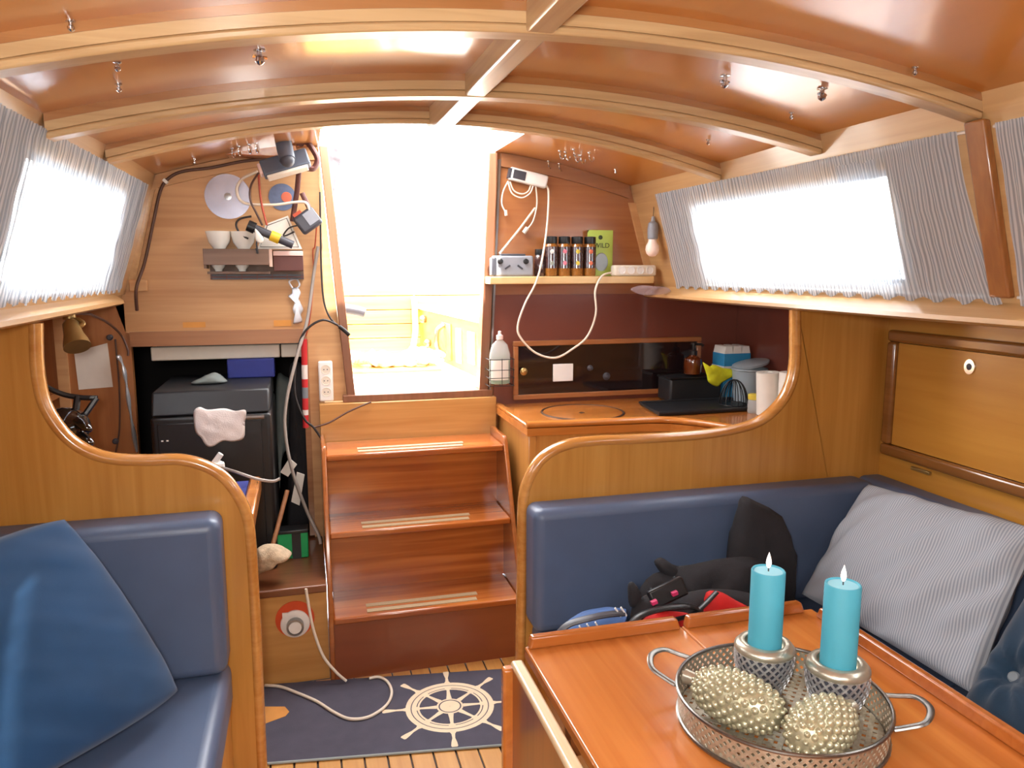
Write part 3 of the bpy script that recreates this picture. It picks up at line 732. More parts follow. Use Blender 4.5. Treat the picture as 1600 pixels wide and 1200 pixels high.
# ================================================================== PILLOWS AND CLOTHES ON THE SEATS
pillow('grey_pillow', (1.545, 1.795, .715), (1.548, 1.25, .758), (1.30, 1.745, .425), (1.335, 1.19, .425), .055, 'pinstripe', 'large light grey pinstriped pillow leaning on the hull-side cushion', folds=.022, n=60, seedv=3.1)
pillow('blue_pillow', (-.505, 1.775, .80), (-.285, 1.695, .405), (-.80, 1.53, .745), (-.555, 1.40, .405), .085, 'navycloth', 'plain blue cloth pillow leaning on the settee back below the chart table partition', folds=.007, n=56, seedv=2.7, ear=-.03, corner=.035)
bp_ = thing('button_pillow', 'dark teal tufted pillow with a pale button, beside the grey pillow', 'pillow', (1.42, 1.02, .362))
PB = (1.402, .985, .550); BX, BY, PS = -.66, -.30, .195     # button place on the cover
MBt = basis(PB, (.12, -.985, .0), (.60, .10, .75))
def tuft(u, v, sg):
    a, b_ = 2*u-1, 2*v-1; h = max(0, (1-a**4)*(1-b_**4))**.45
    da, db = a-BX, b_-BY; rr = math.hypot(da, db); an = math.atan2(db, da)
    dip = math.exp(-(rr/.16)**2)*.62; pl_ = .11*math.cos(9*an)*math.exp(-(rr-.24)**2/.06)
    return h*(1-dip)+pl_*h
mb = MB()
for sg in (1, -1): mb.grid(lambda u, v: MBt @ Vector(((2*u-1)*PS, (2*v-1)*PS, sg*.07*tuft(u, v, sg))), 48, 48)
build('cover', mb, 'darkteal', bp_, smooth=True, ang=180, clean=True)
bn = MBt.col[2].xyz; s0 = 1 if bn.dot(CP-Vector(PB)) > 0 else -1
hb0 = .07*tuft((BX+1)/2, (BY+1)/2, 1)
build('button', MB().lathe([(.0001, -.004), (.011, -.002), (.012, .003), (.009, .006), (.003, .004), (.0005, .004)], MBt @ Vector((BX*PS, BY*PS, s0*(hb0+.001))), 20, (bn*s0).to_track_quat('Z', 'Y').to_matrix()), 'greycloth', bp_, 'pale grey button', smooth=True)

SZ = .3635
jk = thing('black_jacket', 'black jacket heaped with its pointed hood against the long blue back cushion', 'jacket', (1.15, 1.72, SZ))
puff('hood', [(1162, 776), (1182, 784), (1224, 808), (1238, 850), (1246, 880), (1236, 960), (1220, 1040), (1150, 1040), (1135, 960), (1141, 860), (1150, 820), (1156, 790)], 1.745, .045, 'blackcloth', jk, lean=.02, folds=.016, seedv=2, zlow=SZ, smoothn=2)
puff('body', [(1010, 905), (1050, 890), (1110, 876), (1170, 870), (1212, 890), (1218, 950), (1212, 1050), (1130, 1065), (1000, 1060), (985, 960)], 1.70, .05, 'blackcloth', jk, folds=.022, seedv=5, zlow=SZ)
puff('sleeve', [(1022, 878), (1035, 872), (1055, 884), (1085, 893), (1090, 912), (1050, 916), (1036, 900)], 1.71, .02, 'blackcloth', jk, folds=.012, seedv=9)
lv = thing('life_jacket', 'folded black and red life jacket with buckle on the seat behind the table', 'life jacket', (1.0, 1.55, SZ))
puff('lining', [(985, 985), (992, 950), (1010, 932), (1060, 930), (1120, 920), (1180, 930), (1215, 960), (1215, 1070), (1100, 1095), (1000, 1085), (990, 1010)], 1.56, .042, 'blackcloth', lv, folds=.012, seedv=4, zlow=SZ)
puff('red_panel', [(1100, 935), (1122, 924), (1150, 938), (1185, 958), (1210, 985), (1205, 1050), (1150, 1060), (1108, 1030)], 1.515, .026, 'redcloth', lv, folds=.010, seedv=6, zlow=SZ)
puff('red_panel', [(988, 990), (1010, 965), (1045, 955), (1085, 962), (1090, 985), (1085, 1030), (1010, 1040), (990, 1010)], 1.515, .024, 'redcloth', lv, folds=.008, seedv=7, zlow=SZ)
build('strap', MB().tube(cr([P(978, 985, 1.485), P(1000, 962, 1.485), P(1040, 950, 1.485), P(1080, 948, 1.485), P(1105, 965, 1.485), P(1112, 985, 1.485)], 6), .012, 8, flat=.4), 'blackplastic', lv, smooth=True)
build('strap', MB().tube(cr([P(1020, 985, 1.482), P(1050, 970, 1.48), P(1085, 958, 1.48), P(1120, 925, 1.495)], 6), .009, 8, flat=.35), 'blackplastic', lv, smooth=True)
Mb_ = basis(P(1043, 926, 1.53), (1, 0, .35), (0, .35, 1))
bk = build('buckle', MB().box(-.045, .045, -.022, .022, -.010, .010, Mb_), 'blackplastic', lv, bev=.005)
for sx_ in (-.032, .03): build('buckle_bar', MB().box(sx_, sx_+.005, -.024, .024, -.013, -.010, Mb_), 'steel', bk)
for q in ((1022, 941), (1054, 927)): build('pink_clip', MB().box(-.007, .007, -.004, .004, -.005, .005, basis(P(q[0], q[1], 1.512), (1, 0, .3), (0, 0, 1))), 'magenta', bk)
puff('collar_flap', [(983, 912), (990, 910), (1000, 925), (1000, 945), (985, 948), (982, 930)], 1.57, .012, 'blackcloth', lv, folds=.004)
bg_ = thing('striped_hat', 'blue sun hat with white stripes and dark rim on the seat beside the life jacket', 'hat', (.68, 1.58, SZ))
puff('crown', [(872, 1000), (885, 978), (915, 960), (950, 952), (975, 952), (978, 962), (978, 1060), (900, 1070), (868, 1060)], 1.60, .05, 'bluecloth', bg_, folds=.004, zlow=SZ)
build('rim_band', MB().tube(cr([P(868, 995, 1.55), P(888, 976, 1.55), P(920, 966, 1.54), P(950, 960, 1.54), P(974, 958, 1.545)], 8), .010, 8, flat=.6), 'darkgrey', bg_, smooth=True)
for q in ((905, 985), (917, 982), (930, 979)): build('white_stripe', MB().tube([P(q[0], q[1]-7, 1.542), P(q[0]+10, q[1]+10, 1.538)], .004, 6, flat=.5), 'whiteplastic', bg_)
for q in ((964, 954), (973, 953)): build('white_stripe', MB().tube([P(q[0]-3, q[1]-4, 1.545), P(q[0]+6, q[1]+9, 1.54)], .0045, 6, flat=.5), 'whiteplastic', bg_)

# ================================================================== CURTAINS
def curtain(sgn, y0, y1, z0, z1, label, seedv, flare=0.0, overlap=None):
    sx = sideR if sgn > 0 else sideL
    nu = int((y1-y0)/.0035); nv = 14; mb = MB(); uv = []
    def pt(u, v):
        z = z0+(z1-z0)*v; y = y0+(y1-y0)*u
        amp = .0032+.003*noise.noise(Vector((y*7+seedv, v*1.5, 0)))
        ph = y/.023*2*math.pi+2.5*noise.noise(Vector((y*9+seedv, 3, v*.8)))
        off = .014+amp*math.sin(ph)+.004*noise.noise(Vector((y*30, v*6, seedv)))
        edge = (.006*math.sin(y*95+seedv)+.004*noise.noise(Vector((y*40, seedv, 0)))) * (1-v)**6
        fl = flare*(1-v)**2*(1-u)**6
        return Vector((sx(z)-sgn*off, y+fl, z+edge))
    mb.grid(pt, nu, nv)
    for j in range(nv+1):
        for i in range(nu+1):
            y = y0+(y1-y0)*i/nu
            uv.append((y/.0066, j/nv))
    c = thing('curtain', label, 'curtain', (sx((z0+z1)/2)-sgn*.014, (y0+y1)/2, z0))
    build('cloth', mb, 'curtaincloth', c, smooth=True, ang=180, uv=uv)
    if overlap:
        oa, ob_ = overlap; nu2 = int((ob_-oa)/.004); mb = MB(); uv2 = []
        def pt2(u, v):
            y = oa+(ob_-oa)*u; z = z0+.035+.012*noise.noise(Vector((y*25, 1, 0)))+(z1-z0-.06)*v
            return Vector((sx(z)-sgn*(.026+.003*math.sin(y/.027*6.28)+.003*noise.noise(Vector((y*30, v*5, 2)))), y-.02*(1-v), z))
        mb.grid(pt2, nu2, 10)
        for j in range(11):
            for i in range(nu2+1): uv2.append(((oa+(ob_-oa)*i/nu2)/.0066, j/10))
        build('overlap_cloth', mb, 'curtaincloth', c, smooth=True, ang=180, uv=uv2)
    for z in (z0+.012, z1-.004):
        build('rod', MB().tube([(sx(z)-sgn*.0055, y0-.03, z), (sx(z)-sgn*.0055, y1+.01, z)], .0035, 8), 'metalrod', c, smooth=True)
    return c
curtain(1, 1.285, 2.63, 1.252, 1.588, 'gathered grey-striped curtain over the window beside the hanging bulb', 1.0, flare=-.05, overlap=(1.50, 1.64))
curtain(1, .05, 1.195, 1.252, 1.588, 'gathered grey-striped curtain forward of the wooden rib, beside the dining table', 5.0)
curtain(-1, 1.10, 2.70, 1.252, 1.582, 'gathered grey-striped curtain over the window by the chart table', 9.0)
curtain(-1, -.3, 1.05, 1.252, 1.582, 'gathered grey-striped curtain over the window above the blue settee', 13.0)

# ================================================================== GALLEY
CZ = .80
gb = thing('galley_cabinet', 'wooden galley base cabinet beside the companionway steps', 'cabinet', (1.0, 2.6, 0))
build('body', MB().box(.715, 1.24, 2.40, YB-.008, 0, CZ-.026), 'galley_side', gb, bev=.003)
build('corner_post', MB().box(.703, .735, 2.385, 2.415, 0, CZ-.026), 'galley_side', gb, bev=.005)
build('body', MB().box(1.36, 1.742, YP+.035, YB-.008, 0, CZ-.026), 'galley_side', gb, bev=.003)
wt = thing('galley_worktop', 'L-shaped varnished wooden galley worktop with raised curved fiddle', 'worktop', (1.2, 2.5, CZ-.026))
inner = [(.698, 2.375), (.80, 2.368), (1.00, 2.355), (1.12, 2.345), (1.19, 2.325), (1.25, 2.27), (1.31, 2.18), (1.35, 2.08), (1.36, YP+.034)]
poly = [(.698, YB-.008, CZ-.0255)]+[(x, y, CZ-.0255) for x, y in inner]+[(1.742, YP+.034, CZ-.0255), (1.742, YB-.008, CZ-.0255)]
build('top', MB().prism(poly, (0, 0, .0255)), 'counter_wood', wt)
ip = cr([Vector((x, y+.008, CZ+.012)) for x, y in inner], 5)
build('fiddle', MB().tube(ip, .015, 8, flat=.8), 'counter_wood', wt, smooth=True, ang=80)
build('fiddle', MB().box(.698, .722, 2.38, YB-.01, CZ, CZ+.012), 'counter_wood', wt, bev=.004)
c0, c1, c2 = at(835, 643, Z=CZ), at(985, 643, Z=CZ), at(905, 645, Z=CZ)
cc = (c0+c1)/2; rr = .150; cc = Vector((.975, 2.60, CZ))
ld = build('round_lid', MB().lathe([(rr-.006, .0002), (rr-.007, .003), (.0005, .003)], cc, 48), 'counter_wood', wt, smooth=True)
build('lid_groove', MB().tube([cc+Vector(((rr)*math.cos(a*.1309), rr*math.sin(a*.1309), .0012)) for a in range(48)], .0035, 6, True), 'caulk', ld)
build('finger_hole', MB().lathe([(.010, .0031), (.010, .0042), (.0005, .0042)], cc+Vector((-.01, -.02, 0)), 16), 'caulk', ld)
# black glass sliding panel
bp0, bp1 = P(801, 533, YB-.008), P(1091, 612, YB-.008)
sp_ = thing('sliding_panel', 'wood-framed black glass locker panel with brass knob behind the galley worktop', 'panel', ((bp0.x+bp1.x)/2, YB-.012, bp1.z))
x0, x1, z0, z1, fw = bp0.x, bp1.x, CZ+.016, bp0.z, .020
build('glass', MB().box(x0+.01, x1-.01, YB-.016, YB-.0065, z0+.01, z1-.01), 'glassblack', sp_)
for (a, b_, c, d) in ((x0, x1, z0, z0+fw), (x0, x1, z1-fw, z1), (x0, x0+fw, z0+fw, z1-fw), (x1-fw, x1, z0+fw, z1-fw)):
    build('frame', MB().box(a, b_, YB-.022, YB-.0065, c, d), 'bulk_mid', sp_, bev=.003)
k_ = P(817, 580, YB-.02); My = Matrix.Rotation(math.pi/2, 3, 'X')
build('knob', MB().lathe([(.006, 0), (.006, .008), (.014, .012), (.015, .018), (.010, .023), (.001, .024)], (k_.x, YB-.0165, k_.z), 20, My), 'brass', sp_, smooth=True)
a, b_ = P(864, 569, YB-.018), P(895, 595, YB-.018)
sw = build('switch_plate', MB().box(a.x, b_.x, YB-.022, YB-.0165, b_.z, a.z), 'whiteplastic', None, 'small white square switch plate on the black glass panel', 'switch', bev=.002)
for q in ((922, 575, .012), (948, 588, .016)):
    p_ = P(q[0], q[1], YB-.018)
    build('suction_hook', MB().lathe([(q[2], 0), (q[2]*.8, .004), (.004, .006), (.004, .014), (.007, .018), (.001, .02)], (p_.x, YB-.0165, p_.z), 18, My), 'darkgrey', None, ('small pale-rimmed suction hook beside the white switch plate', 'larger dark suction hook on the middle of the black glass panel')[q[2] > .013], 'hook', smooth=True)
# black draining tray on the worktop
q = [at(969, 617, Z=CZ+.012), at(1030, 646, Z=CZ+.012), at(1178, 637, Z=CZ+.012), at(1112, 613, Z=CZ+.012)]
q = [Vector((v.x, min(v.y, 2.675), CZ+.002)) for v in q]
dt = thing('draining_tray', 'flat black draining tray on the galley worktop', 'tray', (sum(q, Vector())/4))
build('base', MB().prism(q, (0, 0, .008)), 'blackmat', dt, bev=.003)
build('lip', MB().tube([v+Vector((0, 0, .010)) for v in q], .006, 6, True), 'blackmat', dt)
# black caddy, bottle on it
cA = at(1048, 614, Z=CZ+.002)
cdx0, cdx1, cdy0, cdy1 = 1.375, 1.60, 2.70, 2.812
cd_ = thing('black_caddy', 'black plastic caddy standing at the back of the worktop', 'caddy', ((cdx0+cdx1)/2, (cdy0+cdy1)/2, CZ))
build('bin', MB().box(cdx0, cdx1, cdy0, cdy1, CZ+.0005, CZ+.095), 'blackmat', cd_, bev=.01, seg=3)
build('rim', MB().tube([Vector((x, y, CZ+.094)) for x, y in ((cdx0, cdy0), (cdx1, cdy0), (cdx1, cdy1), (cdx0, cdy1))], .005, 6, True), 'blackplastic', cd_)
def bottle_pump(c):
    t = thing('pump_bottle', 'amber pump bottle with black pump standing on the black caddy', 'bottle', c)
    build('bottle', MB().lathe([(.030, 0), (.035, .004), (.036, .050), (.033, .064), (.016, .074), (.014, .080)], c, 28), 'amber', t, smooth=True)
    build('collar', MB().lathe([(.016, .079), (.016, .096), (.007, .098)], c, 20), 'blackplastic', t, smooth=True)
    build('pump', MB().lathe([(.006, .097), (.006, .118), (.013, .119), (.013, .127), (.002, .129)], c, 16), 'blackplastic', t, smooth=True)
    build('spout', MB().tube([Vector(c)+Vector((0, 0, .122)), Vector(c)+Vector((.028, -.012, .122)), Vector(c)+Vector((.036, -.016, .116))], .005, 8), 'blackplastic', t, smooth=True)
bb = P(1082, 588, 2.76); bottle_pump((bb.x, 2.76, CZ+.1005))
# yellow cloth hung over caddy end
puff('yellow_cloth', [(1098, 566), (1106, 573), (1115, 570), (1130, 575), (1144, 577), (1148, 586), (1138, 592), (1128, 598), (1120, 604), (1107, 597), (1104, 585)], 2.655, .012, 'yellow', None, folds=.006, seedv=3, label='crumpled bright yellow cloth beside the amber pump bottle', cat='cloth')
# wire whisk/egg rack
wk = thing('wire_rack', 'small black wire dome rack standing in front of the plastic tub', 'rack', at(1145, 634, Z=CZ+.001))
wc = at(1146, 632, Z=CZ+.014)
for k in range(7):
    a = math.pi*k/7
    build('wire', MB().tube([wc+Vector((.052*math.cos(a)*math.cos(t), .052*math.sin(a)*math.cos(t), .095*math.sin(t))) for t in [math.pi*i/14 for i in range(15)]], .0018, 5), 'blackplastic', wk, smooth=True)
build('ring', MB().tube([wc+Vector((.052*math.cos(a*.35), .052*math.sin(a*.35), .002)) for a in range(18)], .0022, 5, True), 'blackplastic', wk, smooth=True)
# blue and white carton
b0 = at(1158, 604, Z=CZ)
ct = thing('drink_carton', 'blue and white carton pack standing behind the plastic tub', 'carton', (1.66, 2.76, CZ))
build('carton_body', MB().box(1.612, 1.732, 2.71, 2.80, CZ+.0005, CZ+.185), 'skyblue', ct, bev=.002)
build('white_band', MB().box(1.6105, 1.7335, 2.7085, 2.8015, CZ+.10, CZ+.135), 'whiteplastic', ct)
for i in range(3): build('carton_top', MB().prism([(1.614+.039*i, 2.712, CZ+.185), (1.652+.039*i, 2.712, CZ+.185), (1.646+.039*i, 2.712, CZ+.214), (1.620+.039*i, 2.712, CZ+.214)], (0, .086, 0)), 'whiteplastic', ct)
# plastic tub with lid
tb0 = Vector((1.668, 2.615, CZ+.0005))
tu = thing('plastic_tub', 'translucent grey plastic tub with loose lid on the galley worktop', 'tub', tb0)
build('tub_body', MB().lathe([(.050, 0), (.054, .003), (.066, .13), (.070, .133), (.069, .138), (.063, .137), (.051, .006), (.001, .005)], tb0, 32), 'plastictub', tu, smooth=True)
build('lid', MB().lathe([(.069, 0), (.071, .008), (.06, .011), (.001, .011)], tb0+Vector((.008, .004, .150)), 32, Matrix.Rotation(-.22, 3, 'Y')), 'plastictub', tu, smooth=True)
jp = at(1177, 645, Z=CZ+.0005)
jr = thing('small_jar', 'small glass jar with yellow lid beside the paper rolls', 'jar', jp)
build('glass', MB().lathe([(.020, 0), (.022, .003), (.022, .045), (.018, .052)], jp, 20), 'clearplastic', jr, smooth=True)
build('lid', MB().lathe([(.0205, .050), (.0215, .052), (.0215, .068), (.018, .070), (.001, .070)], jp, 20), 'labelyellow', jr, smooth=True)
for (x, y), rr_, hh, tilt, lab in (((1200, 648), .040, .155, -.06, 'white kitchen paper roll standing beside the small jar'), ((1234, 655), .043, .165, .0, 'white kitchen paper roll with a ring on top, beside the curved partition')):
    p_ = at(x, y, Z=CZ+.001)
    rl = thing('paper_roll', lab, 'paper roll', p_)
    M = Matrix.Rotation(tilt, 3, 'Y')
    build('roll', MB().lathe([(rr_, .003 if tilt else 0), (rr_, hh), (.017, hh), (.017, hh-.03), (.001, hh-.03)], p_, 32, M), 'paper', rl, smooth=True, ang=50)
    if not tilt: build('ring', MB().tube([p_+Vector((.018*math.cos(a*.4), 0, hh+.012+.018*math.sin(a*.4))) for a in range(16)], .0015, 5, True), 'whiteplastic', rl)
# dish soap in wire holder on the bulkhead
dsp = Vector((P(781, 600, 2.79).x, 2.79, P(781, 600, 2.79).z))
ds = thing('soap_bottle', 'clear dish soap bottle with green soap and white label beside the companionway', 'bottle', dsp)
build('bottle', MB().lathe([(.034, 0), (.040, .004), (.041, .09), (.040, .115), (.030, .150), (.012, .168), (.011, .172)], dsp, 28, Matrix.Diagonal((1, .62, 1))), 'clearplastic', ds, smooth=True)
build('soap', MB().lathe([(.033, .002), (.039, .006), (.040, .088), (.001, .088)], dsp, 28, Matrix.Diagonal((.96, .58, 1))), 'soapgreen', ds, smooth=True)
build('cap', MB().lathe([(.013, .170), (.013, .185), (.007, .188), (.006, .200), (.001, .202)], dsp, 18), 'pinkpaper', ds, smooth=True)
la_ = MB().grid(lambda u, v: (dsp.x+.0415*math.sin((u-.62)*2.0), dsp.y-.0415*.62*math.cos((u-.62)*2.0)-.0015, dsp.z+.018+.075*v), 10, 1)
build('bottle_label', la_, 'paper', ds, smooth=True)
wh = thing('wire_holder', 'wire basket holding the dish soap bottle on the bulkhead', 'holder', (dsp.x, 2.80, dsp.z-.004))
for z in (.0, .03, .06, .10):
    build('wire', MB().tube([Vector((dsp.x+x, y, dsp.z+z-.003)) for x, y in ((-.048, YB-.0085), (-.048, 2.755), (.048, 2.755), (.048, YB-.0085))], .0014, 5), 'cableblack', wh)
for x in (-.045, 0, .045): build('wire', MB().tube([Vector((dsp.x+x, YB-.0085, dsp.z-.004)), Vector((dsp.x+x, 2.755, dsp.z-.004)), Vector((dsp.x+x, 2.755, dsp.z+.10))], .0014, 5), 'cableblack', wh)

# ---- shelf on the right bulkhead
SH = 1.292; SY0 = 2.745
sl, sr_ = P(766, 436, SY0).x, P(1022, 436, SY0).x
struct_o = build('wall_shelf', MB().box(sl, sr_, SY0, YB-.001, SH-.028, SH), 'shelf_wood', None, 'pale wooden shelf on the bulkhead above the galley splashback', 'shelf', bev=.003)
def pxw(x): return P(x, 430, 2.78).x
# grey controller
c0, c1 = pxw(769), pxw(832)
rc = thing('drone_controller', 'grey folding remote controller with two thumb sticks on the galley shelf', 'controller', ((c0+c1)/2, 2.78, SH))
build('controller_body', MB().box(c0, c1, 2.763, 2.80, SH+.0005, SH+.076), 'greyplastic', rc, bev=.008, seg=3)
build('top_grip', MB().box(c0+.03, c1-.03, 2.768, 2.795, SH+.074, SH+.083), 'darkgrey', rc, bev=.003)
build('side_grip', MB().box(c0-.006, c0+.012, 2.758, 2.802, SH+.002, SH+.07), 'darkgrey', rc, bev=.005)
for f in (.17, .80): build('thumb_stick', MB().lathe([(.010, 0), (.010, .004), (.005, .006), (.005, .012), (.008, .015), (.001, .016)], (c0+(c1-c0)*f, 2.764, SH+.055), 18, My), 'blackplastic', rc, smooth=True)
for f, an in ((.35, -.6), (.66, .6)): build('slot', MB().box(-.012, .012, -.002, .001, -.003, .003, Matrix.Translation((c0+(c1-c0)*f, 2.763, SH+.034)) @ Matrix.Rotation(an, 4, 'Y')), 'darkgrey', rc)
# spice jars
def spice(xpx, lab, c1m, c2m, h=.148, r=.0235, y=2.79):
    p_ = Vector((P(xpx, 430, y).x, y, SH+.0005))
    t = thing('spice_jar', lab, 'jar', p_, 'spice jars on the galley shelf')
    build('glass', MB().lathe([(r-.002, 0), (r, .003), (r, h*.76), (r*.72, h*.84)], p_, 24), 'spicebrown', t, smooth=True)
    build('jar_label', MB().lathe([(r+.0006, h*.20), (r+.0006, h*.74)], p_, 24), 'spiceglass', t, smooth=True)
    build('cap', MB().lathe([(r*.90, h*.82), (r*.94, h*.84), (r*.94, h*.99), (r*.8, h), (.001, h)], p_, 24), 'blackplastic', t, smooth=True)
    for z, m_ in ((.62, c1m), (.33, c2m)):
        build('label_mark', MB().lathe([(.001, .0), (.0085, .0), (.006, .001), (.001, .0012)], p_+Vector((-.004, -r-.0004, h*z)), 10, My), m_, t)
spice(861, 'spice jar with grey-green label marks, beside the short dark jar on the galley shelf', 'whiteplastic', 'labelgrey')
spice(881, 'spice jar with pink label marks on the galley shelf', 'pink', 'pink')
spice(901, 'spice jar with yellow label marks on the galley shelf', 'labelyellow', 'labelyellow')
spice(921, 'spice jar with orange label marks in front of the green bag', 'labelorange', 'labelorange')
p_ = Vector((P(843, 430, 2.80).x, 2.80, SH+.0005))
t = thing('dark_jar', 'short dark jar beside the grey controller on the galley shelf', 'jar', p_)
build('glass', MB().lathe([(.020, 0), (.022, .003), (.022, .07), (.016, .08)], p_, 20), 'spiceglass', t, smooth=True)
build('cap', MB().lathe([(.017, .078), (.018, .08), (.018, .10), (.001, .101)], p_, 20), 'blackplastic', t, smooth=True)
# green snack bag
g0, g1 = P(917, 417, 2.825), P(958, 354, 2.825)
gw, gh = g1.x-g0.x, g1.z-g0.z+.02
gbz = SH+.001
bag = thing('snack_bag', 'green standing snack bag behind the spice jars', 'bag', ((g0.x+g1.x)/2, 2.825, gbz))
def bagf(sg): return lambda u, v: (g0.x+gw*u, 2.825+sg*.014*(math.sin(math.pi*u)**.6)*max(0, 1-v)**.5, gbz+gh*v)
mb = MB(); mb.grid(bagf(-1), 14, 14); mb.grid(bagf(1), 14, 14)
build('pouch', mb, 'baggreen', bag, smooth=True, ang=80, clean=True)
Mt = Matrix.Translation((g0.x+gw*.52, 2.8135, gbz+gh*.66)) @ Matrix.Rotation(math.pi/2, 4, 'X')
build('lettering', text_mesh('WILD', .026, Mt), 'bagdark', bag)
build('emblem', MB().lathe([(.0085, 0), (.0085, .001), (.001, .0012)], (g0.x+gw*.48, 2.8165, gbz+gh*.84), 20, My), 'bagdark', bag)
build('picture_patch', MB().lathe([(.030, 0), (.028, .0012), (.001, .0014)], (g0.x+gw*.52, 2.8125, gbz+gh*.30), 20, My @ Matrix.Diagonal((.9, 1.2, 1))), 'plastictub', bag)
# power strip on the shelf
c0, c1 = pxw(956), P(1021, 430, 2.78).x
ps = thing('power_strip', 'white four-socket power strip lying on the galley shelf', 'power strip', ((c0+c1)/2, 2.775, SH))
build('casing', MB().box(c0, c1, 2.752, 2.798, SH+.0005, SH+.042), 'offwhite', ps, bev=.008, seg=3)
for i in range(4):
    s_ = build('socket', MB().lathe([(.015, 0), (.015, .0015), (.013, .0015), (.012, .0004), (.001, .0004)], (c0+(c1-c0)*(.17+.22*i), 2.752, SH+.022), 20, My), 'whiteplastic', ps, smooth=True)
cable('mains_cable', [P(955, 426, 2.76), P(940, 432, 2.735), P(930, 455, 2.732), P(931, 490, 2.74), P(918, 525, 2.75), P(895, 545, 2.76), P(868, 559, 2.765), P(838, 552, 2.765), P(815, 530, 2.76), P(809, 510, 2.755), P(820, 475, 2.74), P(838, 440, 2.732), P(848, 400, 2.735), P(855, 350, 2.80), P(857, 300, 2.825), P(851, 288, 2.83)], .0042, 'cablewhite', 'white mains cable hanging in a loop from the galley shelf up to the charger')
# charger on the bulkhead
ch = thing('wall_charger', 'white charger with dark display and coiled cables high on the galley bulkhead', 'charger', P(825, 292, YB-.02))
Mc = basis(P(825, 278, YB-.018), (1, 0, -.20), (0, 0, 1))
build('charger_body', MB().box(-.075, .075, -.024, .024, -.016, .016, Mc), 'whiteplastic', ch, bev=.008, seg=3)
build('display', MB().box(-.062, -.014, -.016, .016, .0162, .018, Mc), 'darkgrey', ch)
build('end_cap', MB().box(-.078, -.068, -.018, .018, -.013, .0155, Mc), 'darkgrey', ch)
build('round_plug', MB().lathe([(.018, .016), (.017, .024), (.001, .024)], Mc.translation, 20, Mc.to_3x3()), 'offwhite', ch) if False else None
build('cable', MB().tube(cr([P(794, 283, YB-.02), P(786, 300, YB-.02), P(784, 318, YB-.02), P(789, 330, YB-.02)], 6), .0028, 6), 'cablewhite', ch, smooth=True)
build('cable', MB().tube(cr([P(794, 284, YB-.025), P(800, 302, YB-.025), P(815, 309, YB-.025), P(828, 302, YB-.025), P(833, 290, YB-.025)], 6), .0028, 6), 'cablewhite', ch, smooth=True)
build('cable', MB().tube(cr([P(797, 284, YB-.02), P(803, 298, YB-.02), P(816, 303, YB-.02), P(826, 298, YB-.02), P(829, 288, YB-.02)], 6), .0028, 6), 'cablewhite', ch, smooth=True)
build('cable', MB().tube(cr([P(837, 290, YB-.02), P(839, 318, YB-.02), P(833, 345, YB-.02), P(822, 360, YB-.02)], 6), .0028, 6), 'cablewhite', ch, smooth=True)
build('plug', MB().tube([P(790, 328, YB-.02), P(791, 337, YB-.02)], .006, 8), 'cablewhite', ch)
build('plug', MB().tube([P(824, 356, YB-.02), P(818, 364, YB-.02)], .008, 8), 'offwhite', ch)
cable('antenna_rod', [P(836, 325, YB-.012), P(810, 360, YB-.02), P(781, 396, 2.79)], .0045, 'cablewhite', 'straight pale rod leaning from the controller to the bulkhead', cat='rod')
# hanging bulb lamp
hb = P(1021, 300, 2.69)
bl = thing('pull_lamp', 'grey and white hanging bulb lamp beside the striped curtain', 'lamp', P(1019, 402, 2.69))
b1 = P(1019, 402, 2.69)
build('bulb', MB().lathe([(.0005, .002), (.012, .004), (.022, .014), (.0265, .028), (.025, .042), (.017, .058), (.0155, .068)], b1, 24), 'ledbulb', bl, smooth=True)
build('lamp_cap', MB().lathe([(.0155, .066), (.0195, .070), (.0205, .105), (.018, .125), (.008, .134), (.006, .150), (.001, .152)], b1, 24), 'greyplastic', bl, smooth=True)
build('cord', MB().tube([b1+Vector((0, 0, .15)), P(1022, 318, 2.69), P(1028, 298, 2.69)], .0014, 5), 'cableblack', bl)
hk = thing('black_clip', 'black clip hook above the hanging bulb lamp', 'hook', P(1032, 305, 2.68))
build('clip_body', MB().box(-.022, .022, -.008, .008, -.008, .008, basis(P(1034, 298, 2.68), (1, -.3, -.1), (0, 0, 1))), 'blackplastic', hk, bev=.003)
build('clip_ring', MB().tube([P(1029, 291, 2.68)+Vector((.010*math.cos(a*.4), 0, .014*math.sin(a*.4))) for a in range(16)], .002, 5, True), 'blackplastic', hk)

# ================================================================== LEFT BULKHEAD: hung gadgets
YF = YB-.001
cdp = P(356, 307, YF-.002)
cd = thing('compact_disc', 'silver disc fixed on the pale bulkhead above the cup rack', 'disc', (cdp.x, cdp.y, cdp.z-.075))
build('disc', MB().lathe([(.075, 0), (.075, .002), (.012, .002), (.012, 0)], (cdp.x, YF, cdp.z), 48, My), 'disc', cd)
build('hub', MB().lathe([(.012, 0), (.012, .0026), (.005, .0032), (.001, .0032)], (cdp.x, YF, cdp.z), 24, My), 'steel', cd, smooth=True)
bs = P(441, 308, YF)
t = thing('round_sticker', 'round blue-grey sticker with an orange spot on the pale bulkhead', 'sticker', (bs.x, YF, bs.z-.045))
build('backing', MB().lathe([(.046, 0), (.046, .0015), (.001, .0016)], (bs.x, YF, bs.z), 32, My), 'bluesticker', t)
build('spot', MB().lathe([(.018, .0016), (.017, .0026), (.001, .0028)], (bs.x+.014, YF, bs.z), 20, My), 'labelorange', t)
